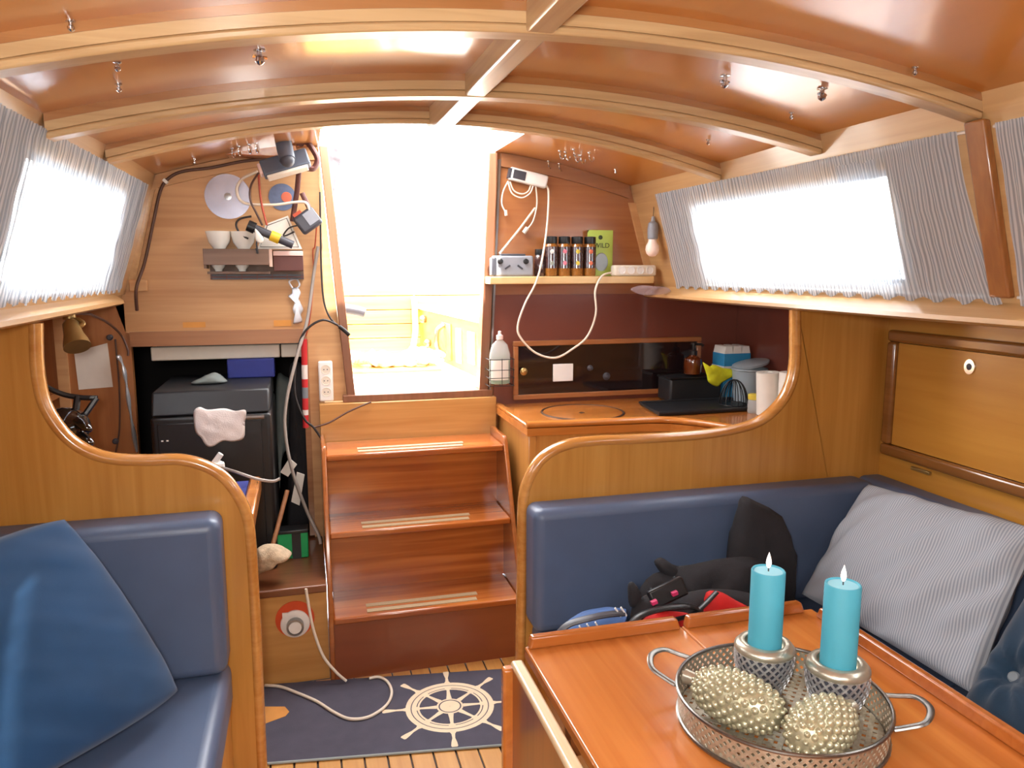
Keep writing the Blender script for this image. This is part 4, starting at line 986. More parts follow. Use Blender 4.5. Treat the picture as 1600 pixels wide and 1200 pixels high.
# grey lamp head: box with a short tube and a dark bracket
dv = thing('clamp_lamp', 'grey box-shaped lamp with a short round tube on a dark bracket beside the companionway', 'lamp', P(445, 270, 2.72))
Md = basis(P(446, 256, 2.72), P(480, 245, 2.72)-P(412, 264, 2.72), (0, .25, 1))
build('lamp_box', MB().box(-.078, .078, -.028, .028, -.022, .022, Md), 'devicegrey', dv, bev=.006)
build('lamp_base', MB().box(-.070, .066, -.037, -.026, -.018, .018, Md), 'offwhite', dv, bev=.003)
build('end_cap', MB().box(-.088, -.076, -.018, .020, -.018, .018, Md), 'pinkpaper', dv, bev=.004)
build('tube', MB().tube([P(441, 214, 2.70), P(449, 250, 2.66)], .026, 24), 'devicegrey', dv, smooth=True)
build('tube_end', MB().ball(P(449, 250, 2.66), .0235, 8), 'darkgrey', dv, smooth=True)
build('bracket', MB().tube(cr([P(462, 224, 2.76), P(478, 222, 2.76), P(489, 234, 2.76), P(496, 250, 2.76), P(490, 263, 2.76), P(478, 262, 2.75)], 6), .016, 10, flat=.6), 'strapbrown', dv, smooth=True)
build('bracket_arm', MB().tube([P(470, 224, 2.76), P(468, 222, 2.845)], .012, 8), 'strapbrown', dv)
cable('hanging_strap', [P(467, 268, 2.745), P(464, 300, 2.79), P(460, 325, 2.80), P(457, 346, 2.80)], .009, 'strapbrown', 'flat brown strap hanging from the grey clamp lamp', cat='strap')
cable('gadget_cable', [P(402, 268, 2.74), P(378, 280, 2.78), P(370, 298, 2.78), P(382, 317, 2.78), P(427, 320, 2.78), P(460, 316, 2.775), P(478, 317, 2.77), P(484, 330, 2.77)], .0048, 'cablewhite', 'white cable curling in front of the silver disc')
cable('gadget_cable', [P(404, 270, 2.74), P(392, 290, 2.77), P(391, 312, 2.77), P(400, 332, 2.77), P(410, 352, 2.765)], .0036, 'cablebrown', 'thin brown cable running from the clamp lamp to the torch')
cable('gadget_cable', [P(404, 271, 2.745), P(406, 300, 2.76), P(410, 325, 2.76), P(417, 352, 2.76)], .0036, 'cablered', 'thin red cable hanging from the clamp lamp')
cable('gadget_cable', [P(393, 338, 2.765), P(375, 342, 2.765), P(369, 352, 2.765), P(376, 366, 2.765), P(388, 373, 2.765)], .0038, 'cableblack', 'short black cable curling at the end of the torch')
# torch
to = thing('torch', 'dark torch with a yellow band hanging across the white card', 'torch', P(422, 375, 2.755))
a, b_ = P(387, 352, 2.755), P(458, 383, 2.755)
build('torch_tube', MB().tube([a.lerp(b_, .10), b_], .0135, 16), 'darkgrey', to, smooth=True, ang=60)
build('torch_head', MB().tube([a, a.lerp(b_, .16)], .019, 16), 'blackplastic', to, smooth=True, ang=60)
build('yellow_band', MB().tube([a.lerp(b_, .50), a.lerp(b_, .70)], .0175, 16), 'torchyellow', to, smooth=True, ang=60)
build('lanyard', MB().tube(cr([a.lerp(b_, .3), P(401, 378, 2.75), P(403, 396, 2.75), P(400, 388, 2.75)], 5), .003, 6), 'cableblack', to, smooth=True)
puff('white_tag', [(398, 358), (404, 362), (412, 374), (408, 380), (400, 376)], 2.735, .004, 'paper', to, folds=.001)
# handheld radio
Mr = basis(P(481, 345, 2.78), P(493, 336, 2.78)-P(470, 352, 2.78), (-.2, .0, 1))
ra = thing('handheld_radio', 'dark handheld radio with grey screen hanging beside the companionway post', 'radio', P(481, 362, 2.78))
build('radio_body', MB().box(-.040, .040, -.034, .034, -.014, .014, Mr), 'darkgrey', ra, bev=.010, seg=3)
sd = 1 if Mr.col[2].xyz.dot(CP-Mr.translation) > 0 else -1
build('screen', MB().box(-.004, .034, -.018, .026, .014*sd, .0155*sd, Mr), 'greyplastic', ra)
build('antenna', MB().tube([Mr @ Vector((.030, .034, 0)), Mr @ Vector((.040, .085, 0))], .009, 10), 'strapbrown', ra)
build('red_top', MB().box(-.030, .0, .033, .044, -.010, .010, Mr), 'cablered', ra)
build('radio_clip', MB().tube(cr([P(467, 352, 2.775), P(452, 356, 2.775), P(443, 367, 2.775), P(447, 368, 2.775), P(460, 362, 2.775)], 5), .003, 6), 'cableblack', ra, smooth=True)
# cup rack
R0, R1 = P(322, 437, 2.80), P(473, 388, 2.80)
rk = thing('cup_rack', 'dark wooden cup rack with mesh front on the pale bulkhead', 'rack', ((R0.x+R1.x)/2, 2.80, R0.z))
build('back_board', MB().box(R0.x+.01, R1.x, YB-.014, YF, R0.z, R1.z-.005), 'rack_wood', rk)
xm = P(421, 400, 2.78).x; zt_, zm = P(370, 389, 2.77).z, P(370, 414, 2.77).z
build('front_board', MB().box(R0.x, xm, 2.752, 2.762, zm, zt_), 'rack_wood', rk, bev=.001)
build('top_shelf', MB().box(R0.x, xm, 2.762, YB-.014, zt_-.012, zt_-.004), 'rack_wood', rk)
build('side_board', MB().box(R0.x, R0.x+.008, 2.762, YB-.014, zm-.012, zt_), 'rack_wood', rk)
build('side_board', MB().box(xm, xm+.010, 2.752, YB-.014, zm-.006, zt_), 'bulk_mid', rk)
build('lower_shelf', MB().box(R0.x+.008, xm, 2.775, YB-.014, zm-.030, zm-.022), 'rack_wood', rk)
build('mesh_panel', MB().box(R0.x+.012, R1.x, YB-.024, YB-.0145, R0.z, zm-.032), 'darkgrey', rk)
for i in range(7): build('mesh_bar', MB().box(R0.x+.012+(R1.x-R0.x-.02)*i/6, R0.x+.016+(R1.x-R0.x-.02)*i/6, YB-.027, YB-.0242, R0.z, zm-.032), 'strapbrown', rk)
build('mesh_bar', MB().box(R0.x+.012, R1.x, YB-.028, YB-.0245, R0.z+.006, R0.z+.011), 'strapbrown', rk)
build('block', MB().box(xm+.012, R1.x, 2.775, YB-.024, zm-.020, zt_-.022), 'strapbrown', rk, bev=.002)
build('block_top', MB().box(xm+.012, R1.x, 2.772, YB-.024, zt_-.022, zt_-.006), 'pinkpaper', rk, bev=.002)
def bowl(px_, lab, s=1.0, z=None, y=2.80):
    c = P(px_, 389, y); c.z = zt_-.0035 if z is None else z
    build('tea_bowl', MB().lathe([(.018*s, 0), (.020*s, .006), (.034*s, .026*s), (.043*s, .062*s), (.0405*s, .062*s), (.031*s, .028*s), (.016*s, .010), (.001, .009)], c, 32), 'ceramic', None, lab, 'bowl', 'white bowls in the cup rack', smooth=True, ang=60)
bowl(343, 'white bowl on the cup rack under the silver disc')
bowl(381, 'white bowl on the cup rack next to the torch')
for px_, lab in ((340, 'small white bowl on the lower rack shelf under the first bowl'), (377, 'small white bowl on the lower rack shelf under the torch')): 
    bowl(px_, lab.replace('first bowl', 'silver disc'), .62, zm-.0215, 2.806)
# white card leaning on the rack
cq = [P(415, 350, 2.80), P(450, 337, 2.80), P(472, 389, 2.785), P(402, 389, 2.785)]
wc_ = thing('white_card', 'white card with a black line border leaning on the cup rack', 'card', (cq[3]+cq[2])/2)
build('card', MB().prism(cq, (0, .004, 0)), 'paper', wc_)
cen = sum(cq, Vector())/4; inn = [cen+(v-cen)*.86+Vector((0, -.002, 0)) for v in cq]
build('border_line', MB().tube(inn, .0012, 4, True), 'cableblack', wc_)
# bottle opener
bo = thing('bottle_opener', 'silvery figure-shaped bottle opener hung on the pale bulkhead', 'bottle opener', P(463, 507, YF-.006))
puff('figure', [(457, 450), (466, 450), (470, 458), (466, 464), (470, 474), (474, 484), (470, 492), (472, 503), (458, 506), (462, 496), (457, 484), (460, 470), (450, 463), (456, 458)], YF-.008, .005, 'silverfig', bo, folds=.001, smoothn=3)
build('loop', MB().tube(cr([P(457, 450, YF-.008), P(452, 440, YF-.008), P(463, 436, YF-.008), P(468, 445, YF-.008), P(464, 451, YF-.008)], 5), .0034, 6), 'silverfig', bo, smooth=True)
for i, (x0, x1, y0, y1) in enumerate(((286, 321, 503, 512), (428, 455, 500, 510))):
    a, b_ = P(x0, y1, YF), P(x1, y0, YF)
    build('brown_tape', MB().box(a.x, b_.x, YF-.0012, YF, a.z, b_.z), 'mattan', None, ('strip of brown tape on the pale bulkhead above the black appliance', 'strip of brown tape on the pale bulkhead beside the bottle opener')[i], 'tape')
a, b_ = P(212, 453, YF-.01), P(240, 462, YF-.01)
build('junction_block', MB().box(-.556, -.50, YB-.022, YF, 1.245, 1.285), 'bulk_pale', None, 'small wooden block at the corner of the pale bulkhead above the brass lamp', 'block', bev=.003)
# cables on the bulkhead
cable('bulkhead_cable', [P(440, 246, 2.82), P(380, 252, 2.826), P(330, 262, 2.826), P(285, 268, 2.826), P(262, 280, 2.826), P(250, 300, 2.83), P(240, 345, 2.835), P(226, 410, 2.838), P(213, 450, 2.81), P(214, 485, 2.835)], .0055, 'cablebrown', 'dark cable along the ceiling edge and down beside the chart table curtain')
build('cable_clip', MB().box(-.008, .008, -.006, .004, -.010, .010, basis(P(259, 283, 2.828), (1, 0, -1), (1, 0, 1))), 'whiteplastic', None, 'small white clip holding the dark bulkhead cable', 'clip')
cable('post_cable', [P(500, 300, 2.815), P(501, 360, 2.815), P(502, 420, 2.815), P(506, 470, 2.81), P(516, 497, 2.80), P(532, 512, 2.80)], .0036, 'cableblack', 'thin black cable hanging down the companionway post above the white power strip')
cable('post_plug', [P(530, 510, 2.80), P(540, 518, 2.80), P(546, 524, 2.80)], .008, 'blackplastic', 'black plug at the end of the thin cable on the companionway post', cat='plug')
cable('loop_cable', [P(528, 508, 2.80), P(505, 500, 2.79), P(482, 512, 2.79), P(468, 535, 2.79), P(461, 580, 2.78), P(462, 620, 2.77), P(476, 655, 2.76), P(490, 668, 2.76), P(505, 690, 2.76)], .0044, 'cableblack', 'black cable looping from the plug down past the white power strip')
cable('loop_cable', [P(490, 668, 2.765), P(515, 660, 2.77), P(545, 643, 2.782), P(580, 628, 2.788)], .0034, 'cablebrown', 'thin brown cable lying across the pale panel above the top step')
cable('long_cable', [P(497, 385, 2.835), P(490, 430, 2.83), P(480, 500, 2.81), P(463, 560, 2.77), P(447, 630, 2.74), P(446, 680, 2.72), P(458, 740, 2.70), P(480, 800, 2.69), P(497, 835, 2.66), P(501, 850, 2.65)], .0062, 'cablegrey', 'long pale cable hanging from the bulkhead down to the low platform')
cable('thin_cord', [P(495, 350, 2.835), P(492, 385, 2.84), P(489, 392, 2.84), P(490, 440, 2.84), P(484, 500, 2.83), P(478, 525, 2.83)], .0022, 'cablered', 'thin red-brown cord hanging from the handheld radio')
# power strip on the stile
a, b_ = P(499, 626, YF), P(519, 563, YF)
ps2 = thing('power_strip', 'white power strip mounted upright beside the quarter berth opening', 'power strip', ((a.x+b_.x)/2, YF-.014, a.z))
build('casing', MB().box(a.x, b_.x, YF-.028, YF, a.z, b_.z), 'whiteplastic', ps2, bev=.006, seg=3)
for i in range(3):
    z = b_.z-(b_.z-a.z)*(.2+.28*i)
    s_ = build('socket', MB().lathe([(.017, 0), (.017, .0015), (.015, .0015), (.014, .0004), (.001, .0004)], ((a.x+b_.x)/2, YF-.028, z), 20, My), 'offwhite', ps2, smooth=True)
    for dx in (-.006, .006): build('pin_hole', MB().lathe([(.0022, .0005), (.0022, .0012), (.0003, .0012)], ((a.x+b_.x)/2+dx, YF-.028, z), 8, My), 'darkgrey', s_)

# ================================================================== CHART TABLE CORNER
nt_ = thing('chart_table', 'varnished chart table with blue pad in front of the black appliance', 'table', (-.52, 2.14, .66))
build('top', MB().box(-.918, -.155, YP+.035, 2.32, .672, .70), 'counter_wood', nt_, bev=.006, seg=3)
build('edge_rail', MB().box(-.170, -.138, YP+.035, 2.335, .664, .712), 'counter_wood', nt_, bev=.008, seg=3)
build('blue_pad', MB().box(-.70, -.172, 1.985, 2.318, .7002, .704), 'bluebox', nt_, bev=.001)
build('support', MB().box(-.918, -.86, 1.98, 2.30, 0, .672), 'nav_wood', nt_)
wp = thing('white_plug', 'white plug adapter with cable on the chart table', 'plug', at(335, 735, Z=.705))
w0 = at(335, 737, Z=.705)
build('plug_body', MB().box(-.028, .028, -.018, .018, 0, .03, Matrix.Translation(w0) @ Matrix.Rotation(.5, 4, 'Z')), 'whiteplastic', wp, bev=.006)
build('plug_arm', MB().tube([w0+Vector((0, 0, .026)), w0+Vector((.022, .0, .055))], .009, 8), 'whiteplastic', wp)
build('cable', MB().tube(cr([w0+Vector((.02, 0, .012)), P(370, 738, 2.28), P(400, 748, 2.27), P(425, 752, 2.27), P(437, 748, 2.28)], 5), .0045, 6), 'cablegrey', wp, smooth=True)
# black desk fan / lamp
dl = thing('desk_lamp', 'glossy black dome desk lamp on a folding arm below the brass reading lamp', 'lamp', (-.56, 2.16, .7005))
dm = P(100, 668, 2.16)
build('dome', MB().ball(dm, (.062, .062, .052), 10), 'blackgloss', dl, smooth=True, ang=180)
build('dome_beak', MB().tube(cr([P(122, 660, 2.13), P(135, 668, 2.11), P(142, 674, 2.11)], 4), lambda s: .018-.012*s, 10), 'blackgloss', dl, smooth=True)
build('dome_beak', MB().tube(cr([P(125, 682, 2.13), P(138, 690, 2.11), P(145, 695, 2.11)], 4), lambda s: .018-.012*s, 10), 'blackgloss', dl, smooth=True)
build('neck', MB().tube([dm, Vector((dm.x, dm.y, .706))], .014, 10), 'blackplastic', dl)
build('base', MB().lathe([(.065, 0), (.065, .008), (.02, .014), (.001, .014)], (dm.x, dm.y, .7045), 28), 'blackplastic', dl, smooth=True)
build('arm', MB().tube(cr([P(52, 585, 2.2), P(70, 603, 2.2), P(98, 616, 2.2), P(125, 621, 2.2), P(152, 622, 2.2)], 5), .007, 8), 'blackplastic', dl, smooth=True)
build('arm', MB().tube([P(151, 622, 2.2), P(130, 652, 2.18)], .008, 8), 'blackplastic', dl)
build('arm', MB().tube([P(121, 620, 2.2), P(118, 645, 2.18)], .009, 8), 'blackplastic', dl)
# brass reading lamp under the sill
bt, bb_ = P(110, 506, 2.32), P(121, 542, 2.28)
rl_ = thing('reading_lamp', 'brass reading lamp with conical shade under the sill by the chart table', 'lamp', bb_)
ax = (bt-bb_).normalized(); q_ = ax.to_track_quat('Z', 'Y').to_matrix()
LL = (bt-bb_).length
build('shade', MB().lathe([(.034, 0), (.031, .018), (.024, .040), (.020, LL), (.014, LL+.008), (.001, LL+.010)], bb_, 28, q_), 'brass', rl_, smooth=True, ang=60)
build('arm', MB().tube(cr([P(121, 512, 2.31), P(130, 506, 2.32), P(124, 500, 2.33), P(112, 499, 2.34), P(108, 492, 2.35)], 5), .006, 8), 'brass', rl_, smooth=True)
build('lamp_foot', MB().lathe([(.016, 0), (.016, .02), (.001, .022)], Vector((P(108, 492, 2.35).x, 2.35, 1.183)), 16), 'brass', rl_, smooth=True)
build('lamp_cord', MB().tube(cr([P(140, 491, 2.5), P(165, 502, 2.70), P(188, 522, YB-.02), P(199, 545, YB-.02), P(200, 556, YB-.02)], 6), .004, 6), 'cablebrown', rl_, smooth=True)
build('lamp_cord', MB().tube(cr([P(110, 492, 2.34), P(125, 490, 2.4), P(140, 491, 2.5)], 4), .004, 6), 'cablebrown', rl_, smooth=True)
# paper note
nq = [P(115.6, 550, YF-.001), P(167.7, 536, YF-.001), P(176.5, 604.6, YF-.001), P(123, 609, YF-.001)]
build('paper_note', MB().prism(nq, (0, .0009, 0)), 'paper', None, 'white sheet of paper pinned on the brown panel under the brass lamp', 'paper')
for i, (x, y) in enumerate(((172, 527), (181, 689))):
    p_ = P(x, y, YF)
    build('knob', MB().lathe([(.010, 0), (.010, .008), (.006, .012), (.001, .012)], (p_.x, YF, p_.z), 16, My), 'darkgrey', wal, smooth=True)
struct('trim_24', MB().box(-.795, -.762, YB-.012, YB-.0005, .34, 1.203), 'bulk_pale', 'pale upright batten on the brown panel beside the chart table', cat='trim')
build('foil_strip', MB().tube(cr([P(184, 555, 2.83), P(191, 568, 2.83), P(196, 590, 2.83), P(200, 620, 2.83), P(206, 660, 2.83), P(214, 706, 2.83)], 8), lambda s: .011+.004*math.sin(s*23), 8, flat=.5), 'silverfoil', None, 'crumpled silver foil strip hanging beside the quarter berth opening', 'foil', smooth=True, ang=70)
cable('panel_cable', [P(180, 530, YF-.004), P(186, 600, YF-.004), P(187, 660, YF-.004), P(184, 690, YF-.004), P(178, 720, YF-.004)], .003, 'cablebrown', 'thin cable running down the brown panel between the two knobs')
# ledge on the hull with small things
struct('trim_25', MB().box(-.919, -.795, 2.42, YB-.002, .895, .915), 'nav_wood', 'small ledge on the hull side behind the desk lamp', cat='ledge')
p_ = P(68, 612, 2.6); 
build('yellow_sponge', MB().box(-.86, -.80, 2.52, 2.60, .9155, .945), 'yellow', None, 'yellow sponge on the small hull ledge', 'sponge', bev=.006)
gp = Vector((-.83, 2.68, .9155)); t = thing('grey_bottle', 'small grey bottle on the hull ledge behind the yellow sponge', 'bottle', gp)
build('bottle', MB().lathe([(.022, 0), (.024, .004), (.024, .07), (.012, .085)], gp, 20), 'greyplastic', t, smooth=True)
build('cap', MB().lathe([(.012, .083), (.013, .086), (.012, .105), (.001, .106)], gp, 16), 'darkgrey', t, smooth=True)

# ================================================================== QUARTER BERTH CONTENTS
ap = thing('black_appliance', 'large glossy black box appliance with lid in the quarter berth opening', 'appliance', (-.29, 2.78, .33))
AX0, AX1, AY0, AY1, AZ = -.472, -.112, 2.56, 3.0, .935
build('body', MB().box(AX0, AX1, AY0, AY1, .3305, AZ-.075), 'blackplastic', ap, bev=.012, seg=3)
build('lid', MB().prism([(AX0+.004, AY0+.004, AZ-.073), (AX0+.004, AY0+.04, AZ), (AX0+.004, AY1, AZ), (AX0+.004, AY1, AZ-.073)], (AX1-AX0-.008, 0, 0)), 'blackmat', ap, bev=.006)
build('front_panel', MB().box(AX0+.02, AX1-.03, AY0-.006, AY0+.004, .37, AZ-.095), 'blackplastic', ap, bev=.003)
build('handle_trim', MB().tube([(AX1-.10, AY0-.012, AZ-.085), (AX1-.02, AY0-.012, AZ-.085)], .008, 8), 'steel', ap, smooth=True)
for dx in (.03, .045): build('indicator', MB().box(AX0+dx, AX0+dx+.006, AY0-.008, AY0-.005, AZ-.15, AZ-.146), 'whiteplastic', ap)
puff('white_towel', [(303, 642), (312, 636), (325, 640), (350, 638), (368, 642), (384, 641), (383, 660), (381, 684), (365, 690), (348, 689), (332, 698), (322, 696), (314, 684), (306, 676), (303, 660)], AY0-.036, .009, 'whitecloth', None, folds=.007, seedv=1, label='white towel hung on the front of the black appliance', cat='towel')
a, b_ = P(236, 562, 2.90), P(478, 541, 2.90)
tl = thing('white_strip', 'long pale strip lamp across the top of the quarter berth opening', 'lamp', ((a.x+b_.x)/2, 2.91, a.z))
zs = .5*(P(350, 561, 2.90).z); 
build('diffuser', MB().box(a.x, P(438, 545, 2.90).x-.002, 2.90, 2.94, P(350, 561, 2.90).z, P(350, 540, 2.90).z), 'offwhite', tl, bev=.004)
build('diffuser', MB().box(P(438, 545, 2.90).x+.002, .010, 2.90, 2.94, P(350, 561, 2.90).z, P(350, 540, 2.90).z), 'offwhite', tl, bev=.004)
build('lamp_mount', MB().box(a.x+.02, .0, 2.905, 2.935, P(350, 540, 2.90).z, 1.0645), 'darkgrey', tl)
build('blue_box', MB().box(-.265, -.105, 2.86, 2.98, AZ+.0005, AZ+.068), 'bluebox', None, 'dark blue box on top of the black appliance', 'box', bev=.004)
puff('grey_bag', [(300, 606), (315, 590), (335, 582), (350, 590), (352, 606)], 2.76, .04, 'greengrey', None, folds=.006, zlow=AZ+.001, label='crumpled grey bag on top of the black appliance', cat='bag')
puff('grey_sack', [(432, 592), (446, 588), (458, 600), (460, 640), (456, 690), (440, 720), (436, 860), (428, 860), (430, 700)], 3.07, .03, 'greengrey', None, folds=.012, zlow=.331, label='grey fabric sack standing beside the black appliance', cat='sack')
puff('black_backpack', [(452, 575), (466, 565), (484, 590), (490, 660), (492, 760), (480, 830), (452, 840), (450, 780), (450, 690), (452, 620)], 2.93, .04, 'blackcloth', None, folds=.012, zlow=.331, label='tall black bag standing in the quarter berth behind the rolled flag', cat='bag')
fp = thing('rolled_flag', 'red and white rolled flag upright beside the power strip', 'flag', P(477, 668, 2.83))
segs = [(530, 570, 'redstripe'), (570, 592, 'whitecloth'), (592, 605, 'redstripe'), (605, 622, 'greycloth'), (622, 640, 'redstripe'), (640, 648, 'whitecloth'), (648, 668, 'redstripe')]
for y0, y1, m_ in segs: build('band', MB().tube([P(475+(y0-530)*.02, y0, 2.825), P(475+(y1-530)*.02, y1, 2.825)], .011, 10), m_, fp, smooth=True, ang=60)
for i, qd in enumerate(([(438, 738), (452, 716), (464, 726), (450, 745)], [(455, 784), (464, 738), (476, 742), (468, 790)])):
    build('white_leaflet', MB().prism([P(x, y, 2.72+.03*i) for x, y in qd], (0, .006, 0)), 'paper', None, ('white leaflet tilted beside the chart table corner', 'white leaflet standing above the green box')[i], 'leaflet')
gbx = thing('green_box', 'bright green box with black band on the low platform', 'box', (-.02, 2.66, .3305))
g0, g1 = at(447, 828, Z=.3305), at(494, 828, Z=.3305)
build('box', MB().box(-.118, -.012, 2.64, 2.70, .3310, .425), 'boxgreen', gbx, bev=.004)
build('band', MB().box(-.066, -.036, 2.638, 2.702, .3308, .427), 'blackplastic', gbx)
build('black_lid', MB().box(-.120, -.010, 2.637, 2.703, .420, .432), 'blackplastic', gbx, bev=.003)
cable('wooden_stick', [P(449, 766, 2.60), P(437, 812, 2.56), P(425, 856, 2.52)], .008, 'rail_brown', 'thin brown wooden stick leaning beside the chart table', cat='stick')
puff('fluffy_slipper', [(399, 862), (412, 852), (432, 850), (446, 856), (456, 864), (450, 872), (436, 876), (424, 888), (408, 894), (398, 896)], 2.45, .04, 'fur', None, folds=.014, zlow=.331, label='tan fluffy slipper on the low platform in front of the green box', cat='slipper')
# round vent on the platform front
vc = P(461, 967, 2.409)
vt = thing('round_vent', 'white round vent cap on an orange disc on the platform front', 'vent', (vc.x, 2.40, vc.z-.06))
build('orange_disc', MB().lathe([(.060, 0), (.060, .002), (.001, .002)], (vc.x, 2.4095, vc.z), 40, My), 'orange', vt)
build('flange', MB().lathe([(.026, .002), (.045, .002), (.045, .008), (.040, .012), (.026, .012)], (vc.x, 2.4095, vc.z-.014), 36, My), 'whiteplastic', vt, smooth=True)
build('pipe', MB().lathe([(.0265, .002), (.0265, .034), (.022, .034), (.022, .014), (.001, .014)], (vc.x, 2.4095, vc.z-.016), 30, My), 'steel', vt, smooth=True)
build('cap', MB().lathe([(.0215, .022), (.020, .030), (.001, .031)], (vc.x, 2.4095, vc.z-.017), 28, My), 'whiteplastic', vt, smooth=True)
build('tab', MB().box(vc.x-.038, vc.x-.022, 2.398, 2.402, vc.z+.012, vc.z+.028), 'whiteplastic', vt)
# ================================================================== FLOOR MAT AND CORD
mq = [at(412, 1072, Z=.0), at(806, 1046, Z=.0), at(806, 1157, Z=.0), at(412, 1196, Z=.0)]
ex = (mq[1]-mq[0]).normalized(); ey = (mq[0]-mq[3]); ey = (ey-ex*ey.dot(ex)).normalized()
MH = abs((mq[0]-mq[3]).dot(ey))*1.0
O_ = mq[3]+ex*(-.20); ML = 1.06
mt = thing('floor_mat', 'dark grey-blue floor mat printed with a cream ship wheel before the steps', 'mat', (mq[0]+mq[2])/2)
def mp_(u, v, z): p = O_+ex*u+ey*v; return Vector((p.x, p.y, z))
MLv = .90
build('mat_base', MB().prism([mp_(0, 0, .0004), mp_(MLv, 0, .0004), mp_(MLv, MH, .0004), mp_(0, MH, .0004)], (0, 0, .006)), 'matfabric', mt, bev=.002)
build('mat_edge', MB().tube([mp_(0, 0, .0045), mp_(MLv, 0, .0045)], .0035, 6), 'matedge', mt)
wc0 = at(703, 1103, Z=.007)
wheel = MB(); tipR = (at(806, 1094, Z=.007)-wc0).length; ZW = .0066
def ann(r0, r1, n=48):
    k0 = len(wheel.v)
    for i in range(n):
        a = 2*math.pi*i/n
        for r in (r0, r1): wheel.v.append(Vector((wc0.x+r*math.cos(a), wc0.y+r*math.sin(a), ZW)))
    for i in range(n):
        j = (i+1) % n; wheel.f.append([k0+2*i, k0+2*i+1, k0+2*j+1, k0+2*j])
S_ = tipR
ann(.50*S_, .57*S_); ann(.585*S_, .60*S_) ; ann(.455*S_, .485*S_); ann(.60*S_, .66*S_); ann(.001, .15*S_); ann(.17*S_, .20*S_)
for k in range(8):
    a = math.atan2(ex.y, ex.x)+k*math.pi/4+.02; d = Vector((math.cos(a), math.sin(a), 0)); n_ = Vector((-d.y, d.x, 0))
    pr = [(.20, .042), (.30, .030), (.44, .022), (.46, .04), (.50, .05)]
    pr2 = [(.63, .060), (.70, .026), (.80, .020), (.90, .040), (.98, .048), (1.0, .035)]
    for pp in (pr, pr2):
        L_ = [wc0+d*(r*S_)+n_*(w*S_) for r, w in pp]; R_ = [wc0+d*(r*S_)-n_*(w*S_) for r, w in pp]
        for v in L_+R_: v.z = ZW+.0002
        m_ = len(pp); wheel.add(L_+R_, [[i, i+1, m_+i+1, m_+i] for i in range(m_-1)])
build('wheel_print', wheel, 'matprint', mt, 'cream ship wheel print', mods=[('SOLIDIFY', dict(thickness=.0006))])
tq = [at(x, y, Z=.0069) for x, y in ((380, 1104), (445, 1104), (452, 1112), (446, 1119), (416, 1130), (380, 1140))]
build('tan_print', MB().prism([Vector((v.x, v.y, .0066)) for v in tq], (0, 0, .0005)), 'mattan', mt, 'tan print at the end of the mat')
def G(x, y, z=.0115): return at(x, y, Z=z)
cable('extension_cord', [P(478, 932, 2.372), P(484, 960, 2.365), P(492, 995, 2.362), P(508, 1030, 2.362), P(528, 1054, 2.355)] if False else [P(478, 920, 2.378), P(482, 945, 2.374), P(490, 985, 2.37), P(505, 1025, 2.365), P(525, 1050, 2.355), G(541, 1064, .013)], .0048, 'cablewhite', 'white cord hanging down the platform front onto the mat')
cable('extension_cord', [G(577, 1060), G(592, 1058), G(606, 1066), G(612, 1082), G(606, 1099), G(590, 1113), G(570, 1122), G(545, 1123), G(522, 1113), G(495, 1096), G(465, 1083), G(438, 1073), G(414, 1071)], .0048, 'cablewhite', 'white cord lying in a loop across the floor mat')

# ================================================================== CEILING HOOKS AND SCREWS
def on_ceiling(x, y):
    d = ray(x, y); lo, hi = .2/FPX, 4.0/FPX
    for _ in range(60):
        m_ = (lo+hi)/2; p = CP+d*m_
        if p.z < ceilz(p.x, p.y): lo = m_
        else: hi = m_
    return CP+d*lo
def stud(x, y, big, lab):
    p = on_ceiling(x, y); t = thing('ceiling_stud', lab, 'stud', (p.x, p.y, p.z-.02), 'chrome studs on the ceiling')
    s = 1.35 if big else .8
    build('washer', MB().lathe([(.008*s, .001), (.008*s, -.0015), (.005*s, -.002)], p, 16), 'chrome', t, smooth=True)
    build('knob', MB().lathe([(.0035*s, -.0015), (.0035*s, -.008*s), (.006*s, -.010*s), (.006*s, -.015*s), (.003*s, -.018*s), (.0003, -.019*s)], p, 14), 'chrome', t, smooth=True)
    if big: build('wing', MB().tube([p+Vector((-.012, -.004, -.012)), p+Vector((.012, .004, -.012))], .003, 6), 'chrome', t, smooth=True)
nb = 'chrome stud on the ceiling panel '
stud(405, 78, True, 'wing-shaped chrome stud on the ceiling panel over the chart table side')
stud(1133, 118, True, 'wing-shaped chrome stud on the ceiling panel halfway between centre beam and striped curtain')
stud(1285, 138, True, 'wing-shaped chrome stud on the ceiling next to the dining side curtain')
for (x, y), l_ in zip(((110, 32), (183, 97), (185, 131), (1430, 105), (1237, 176), (1107, 218), (962, 265), (303, 249), (242, 192), (970, 100), (930, 430-330)),
    ('forward of the dining table beam, on the settee side', 'above the chart table curtain, nearer the dining table beam', 'above the chart table curtain, farther from the dining table beam', 'forward of the dining table beam, on the locker side', 'next to the wing stud by the dining side curtain', 'between the beams near the hanging bulb', 'above the galley shelf', 'above the silver disc')):
    stud(x, y, False, 'small round chrome '+'ceiling stud '+l_)
def cup_hook(x, y, lab, grp, rot=0.):
    p = on_ceiling(x, y); p.z += .001
    t = thing('cup_hook', lab, 'hook', (p.x, p.y, p.z-.03), grp)
    build('plate', MB().lathe([(.007, .001), (.007, -.0015), (.004, -.0025)], p, 12), 'chrome', t, smooth=True)
    e = Vector((math.cos(rot), math.sin(rot), 0))
    build('hook', MB().tube(cr([p+Vector((0, 0, -.002)), p+Vector((0, 0, -.014)), p+e*.007+Vector((0, 0, -.026)), p+e*.017+Vector((0, 0, -.024)), p+e*.020+Vector((0, 0, -.013))], 4), .0024, 6), 'chrome', t, smooth=True)
pA = on_ceiling(405, 236)
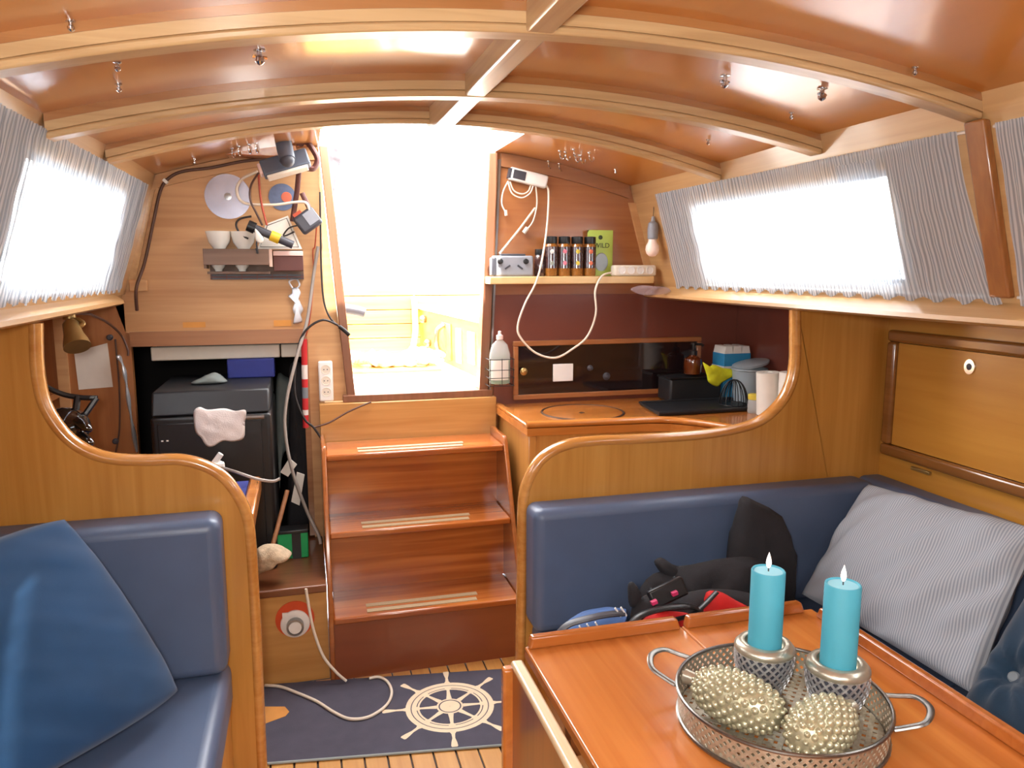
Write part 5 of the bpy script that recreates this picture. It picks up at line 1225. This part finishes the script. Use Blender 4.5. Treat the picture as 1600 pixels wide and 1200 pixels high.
build('hook_board', MB().box(pA.x-.10, pA.x+.12, pA.y-.05, pA.y+.05, ceilz(pA.x, pA.y)-.022, ceilz(pA.x+.12, pA.y)-.004), 'table_wood', None, 'small reddish board on the ceiling beside the clamp lamp, carrying cup hooks', 'board', bev=.002)
for x, y in ((362, 232), (372, 229), (388, 226), (399, 224), (369, 246), (392, 244), (412, 242)):
    cup_hook(x, y, 'chrome cup hook on the ceiling in the row above the silver disc', 'cup hooks above the disc', 1.2)
for x, y in ((875, 236), (884, 238), (897, 234), (899, 241), (908, 243), (921, 239), (857, 252), (874, 256)):
    cup_hook(x, y, 'chrome cup hook on the ceiling in the cluster above the galley shelf', 'cup hooks above the shelf', .4)

# ================================================================== COCKPIT SEEN THROUGH THE COMPANIONWAY
KZ = .86
struct('floor_cockpit', MB().box(.045, 1.6, YB+.062, 4.4, KZ-.05, KZ), 'gelcoat', 'white cockpit sole outside the companionway', cat='floor')
wca = struct('wall_cockpit_aft', MB().box(.045, 1.6, 4.335, 4.38, KZ, 1.25), 'caulk', 'varnished wooden aft wall of the cockpit')
for i in range(5): build('plank', MB().box(.045, 1.6, 4.305, 4.335, KZ+.002+.078*i, KZ+.076+.078*i), 'teak_out', wca, bev=.002)
build('teak_mat', MB().box(.13, .60, 3.42, 4.25, KZ+.0005, KZ+.012), 'teak_out', None, 'pale teak board on the cockpit sole under the rope', 'board', bev=.003)
for nm, poly, xo, lab in (('r', [(.725, 2.95), (.635, 4.30)], 1.6, 'cockpit bench with white top and wooden side, carrying the white hatch panel'), ('l', [(.075, 2.95), (.10, 4.30)], -.6, 'cockpit bench with white top on the side of the dark winch handle')):
    bnc = thing('cockpit_bench', lab, 'bench', ((poly[0][0]+xo)/2, 3.6, KZ))
    sg = 1 if xo > 1 else -1
    build('side_panel', MB().prism([(poly[0][0], poly[0][1], KZ+.0005), (poly[1][0], poly[1][1], KZ+.0005), (poly[1][0]+.03*sg, poly[1][1], KZ+.0005), (poly[0][0]+.03*sg, poly[0][1], KZ+.0005)], (0, 0, .235)), 'teak_side', bnc)
    build('seat_top', MB().prism([(poly[0][0]-.012*sg, poly[0][1], KZ+.236), (poly[1][0]-.012*sg, poly[1][1], KZ+.236), (xo, poly[1][1], KZ+.236), (xo, poly[0][1], KZ+.236)], (0, 0, .03)), 'gelcoat', bnc, bev=.006)
    if sg > 0:
        fx = lambda y: .725-(y-2.95)*.0667
        for y0, y1, z0, z1, m_ in ((3.42, 3.50, .03, .19, 'whiteplastic'), (3.20, 3.30, .05, .19, 'gelcoat'), (3.60, 3.78, .025, .20, 'teak_out')):
            build('hatch_panel', MB().prism([(fx(y0)-.008, y0, KZ+z0), (fx(y1)-.008, y1, KZ+z0), (fx(y1)-.008, y1, KZ+z1), (fx(y0)-.008, y0, KZ+z1)], (.0075, 0, 0)), m_, bnc, bev=.002)
        build('grab_handle', MB().tube(cr([(fx(3.70)-.012, 3.70, KZ+.19), (fx(3.70)-.045, 3.70, KZ+.16), (fx(3.70)-.045, 3.70, KZ+.08), (fx(3.70)-.012, 3.70, KZ+.05)], 5), .012, 8), 'steel', bnc, smooth=True)
        for y, z in ((4.05, .07), (4.15, .19)): build('fitting', MB().ball((fx(y)-.015, y, KZ+z), .022, 6), 'steel', bnc, smooth=True)
# rope heap
rnd = random.Random(5); pts = []
for k in range(150):
    a = k*.55; r = .05+.055*rnd.random(); cx = .27+.28*(.5+.5*math.sin(k*.11))
    pts.append(Vector((cx+r*math.cos(a), 3.62+r*1.3*math.sin(a), KZ+.024+.055*rnd.random()*(.4+.6*math.sin(k*.11)**2))))
build('rope_heap', MB().tube(cr(pts, 4), .011, 7), 'rope', None, 'heap of white rope lying on the cockpit sole', 'rope', smooth=True, ang=80)
cable('white_hose', [Vector((.60, 4.29, KZ+.30)), Vector((.598, 4.25, KZ+.26)), Vector((.595, 4.22, KZ+.12)), Vector((.57, 4.15, KZ+.03))], .016, 'whiteplastic', 'white hose hanging in the corner of the cockpit', cat='hose', n=10)
w_ = thing('cockpit_winch', 'steel winch with dark lever sticking out on the cockpit side without the bench hatch', 'winch', (.12, 3.2, 1.126))
build('lever', MB().tube([P(538, 482, 3.2), P(560, 486, 3.2), P(570, 489, 3.2)], .020, 12), 'darkgrey', w_, smooth=True, ang=60)
build('drum', MB().lathe([(.045, 0), (.040, .02), (.040, .06), (.046, .08), (.001, .082)], (.03, 3.2, 1.1265), 24), 'steel', w_, smooth=True)
w_ = thing('cockpit_winch', 'dark winch on the cockpit bench with the white hatch panel', 'winch', (.765, 3.2, 1.1265))
build('drum', MB().lathe([(.045, 0), (.038, .02), (.038, .06), (.046, .08), (.001, .082)], (.775, 3.2, 1.1265), 24), 'darkgrey', w_, smooth=True)
build('base', MB().lathe([(.055, 0), (.055, .008), (.040, .012)], (.775, 3.2, 1.1265), 24), 'steel', w_, smooth=True)

puff('crumpled_wrap', [(985, 452), (1000, 446), (1022, 447), (1042, 449), (1048, 457), (1025, 461), (1000, 460)], 2.66, .008, 'clearfilm', None, folds=.026, label='crumpled clear plastic wrap on the sill end under the galley shelf', cat='wrap')
puff('canvas_flap', [(503, 203), (520, 203), (530, 222), (535, 245), (528, 265), (522, 300), (512, 298), (508, 250)], 2.902, .010, 'canvas', None, folds=.012, label='pale canvas flap hanging outside the companionway above the clamp lamp', cat='canvas')  # dark cloth colour carries the shade of a backlit flap
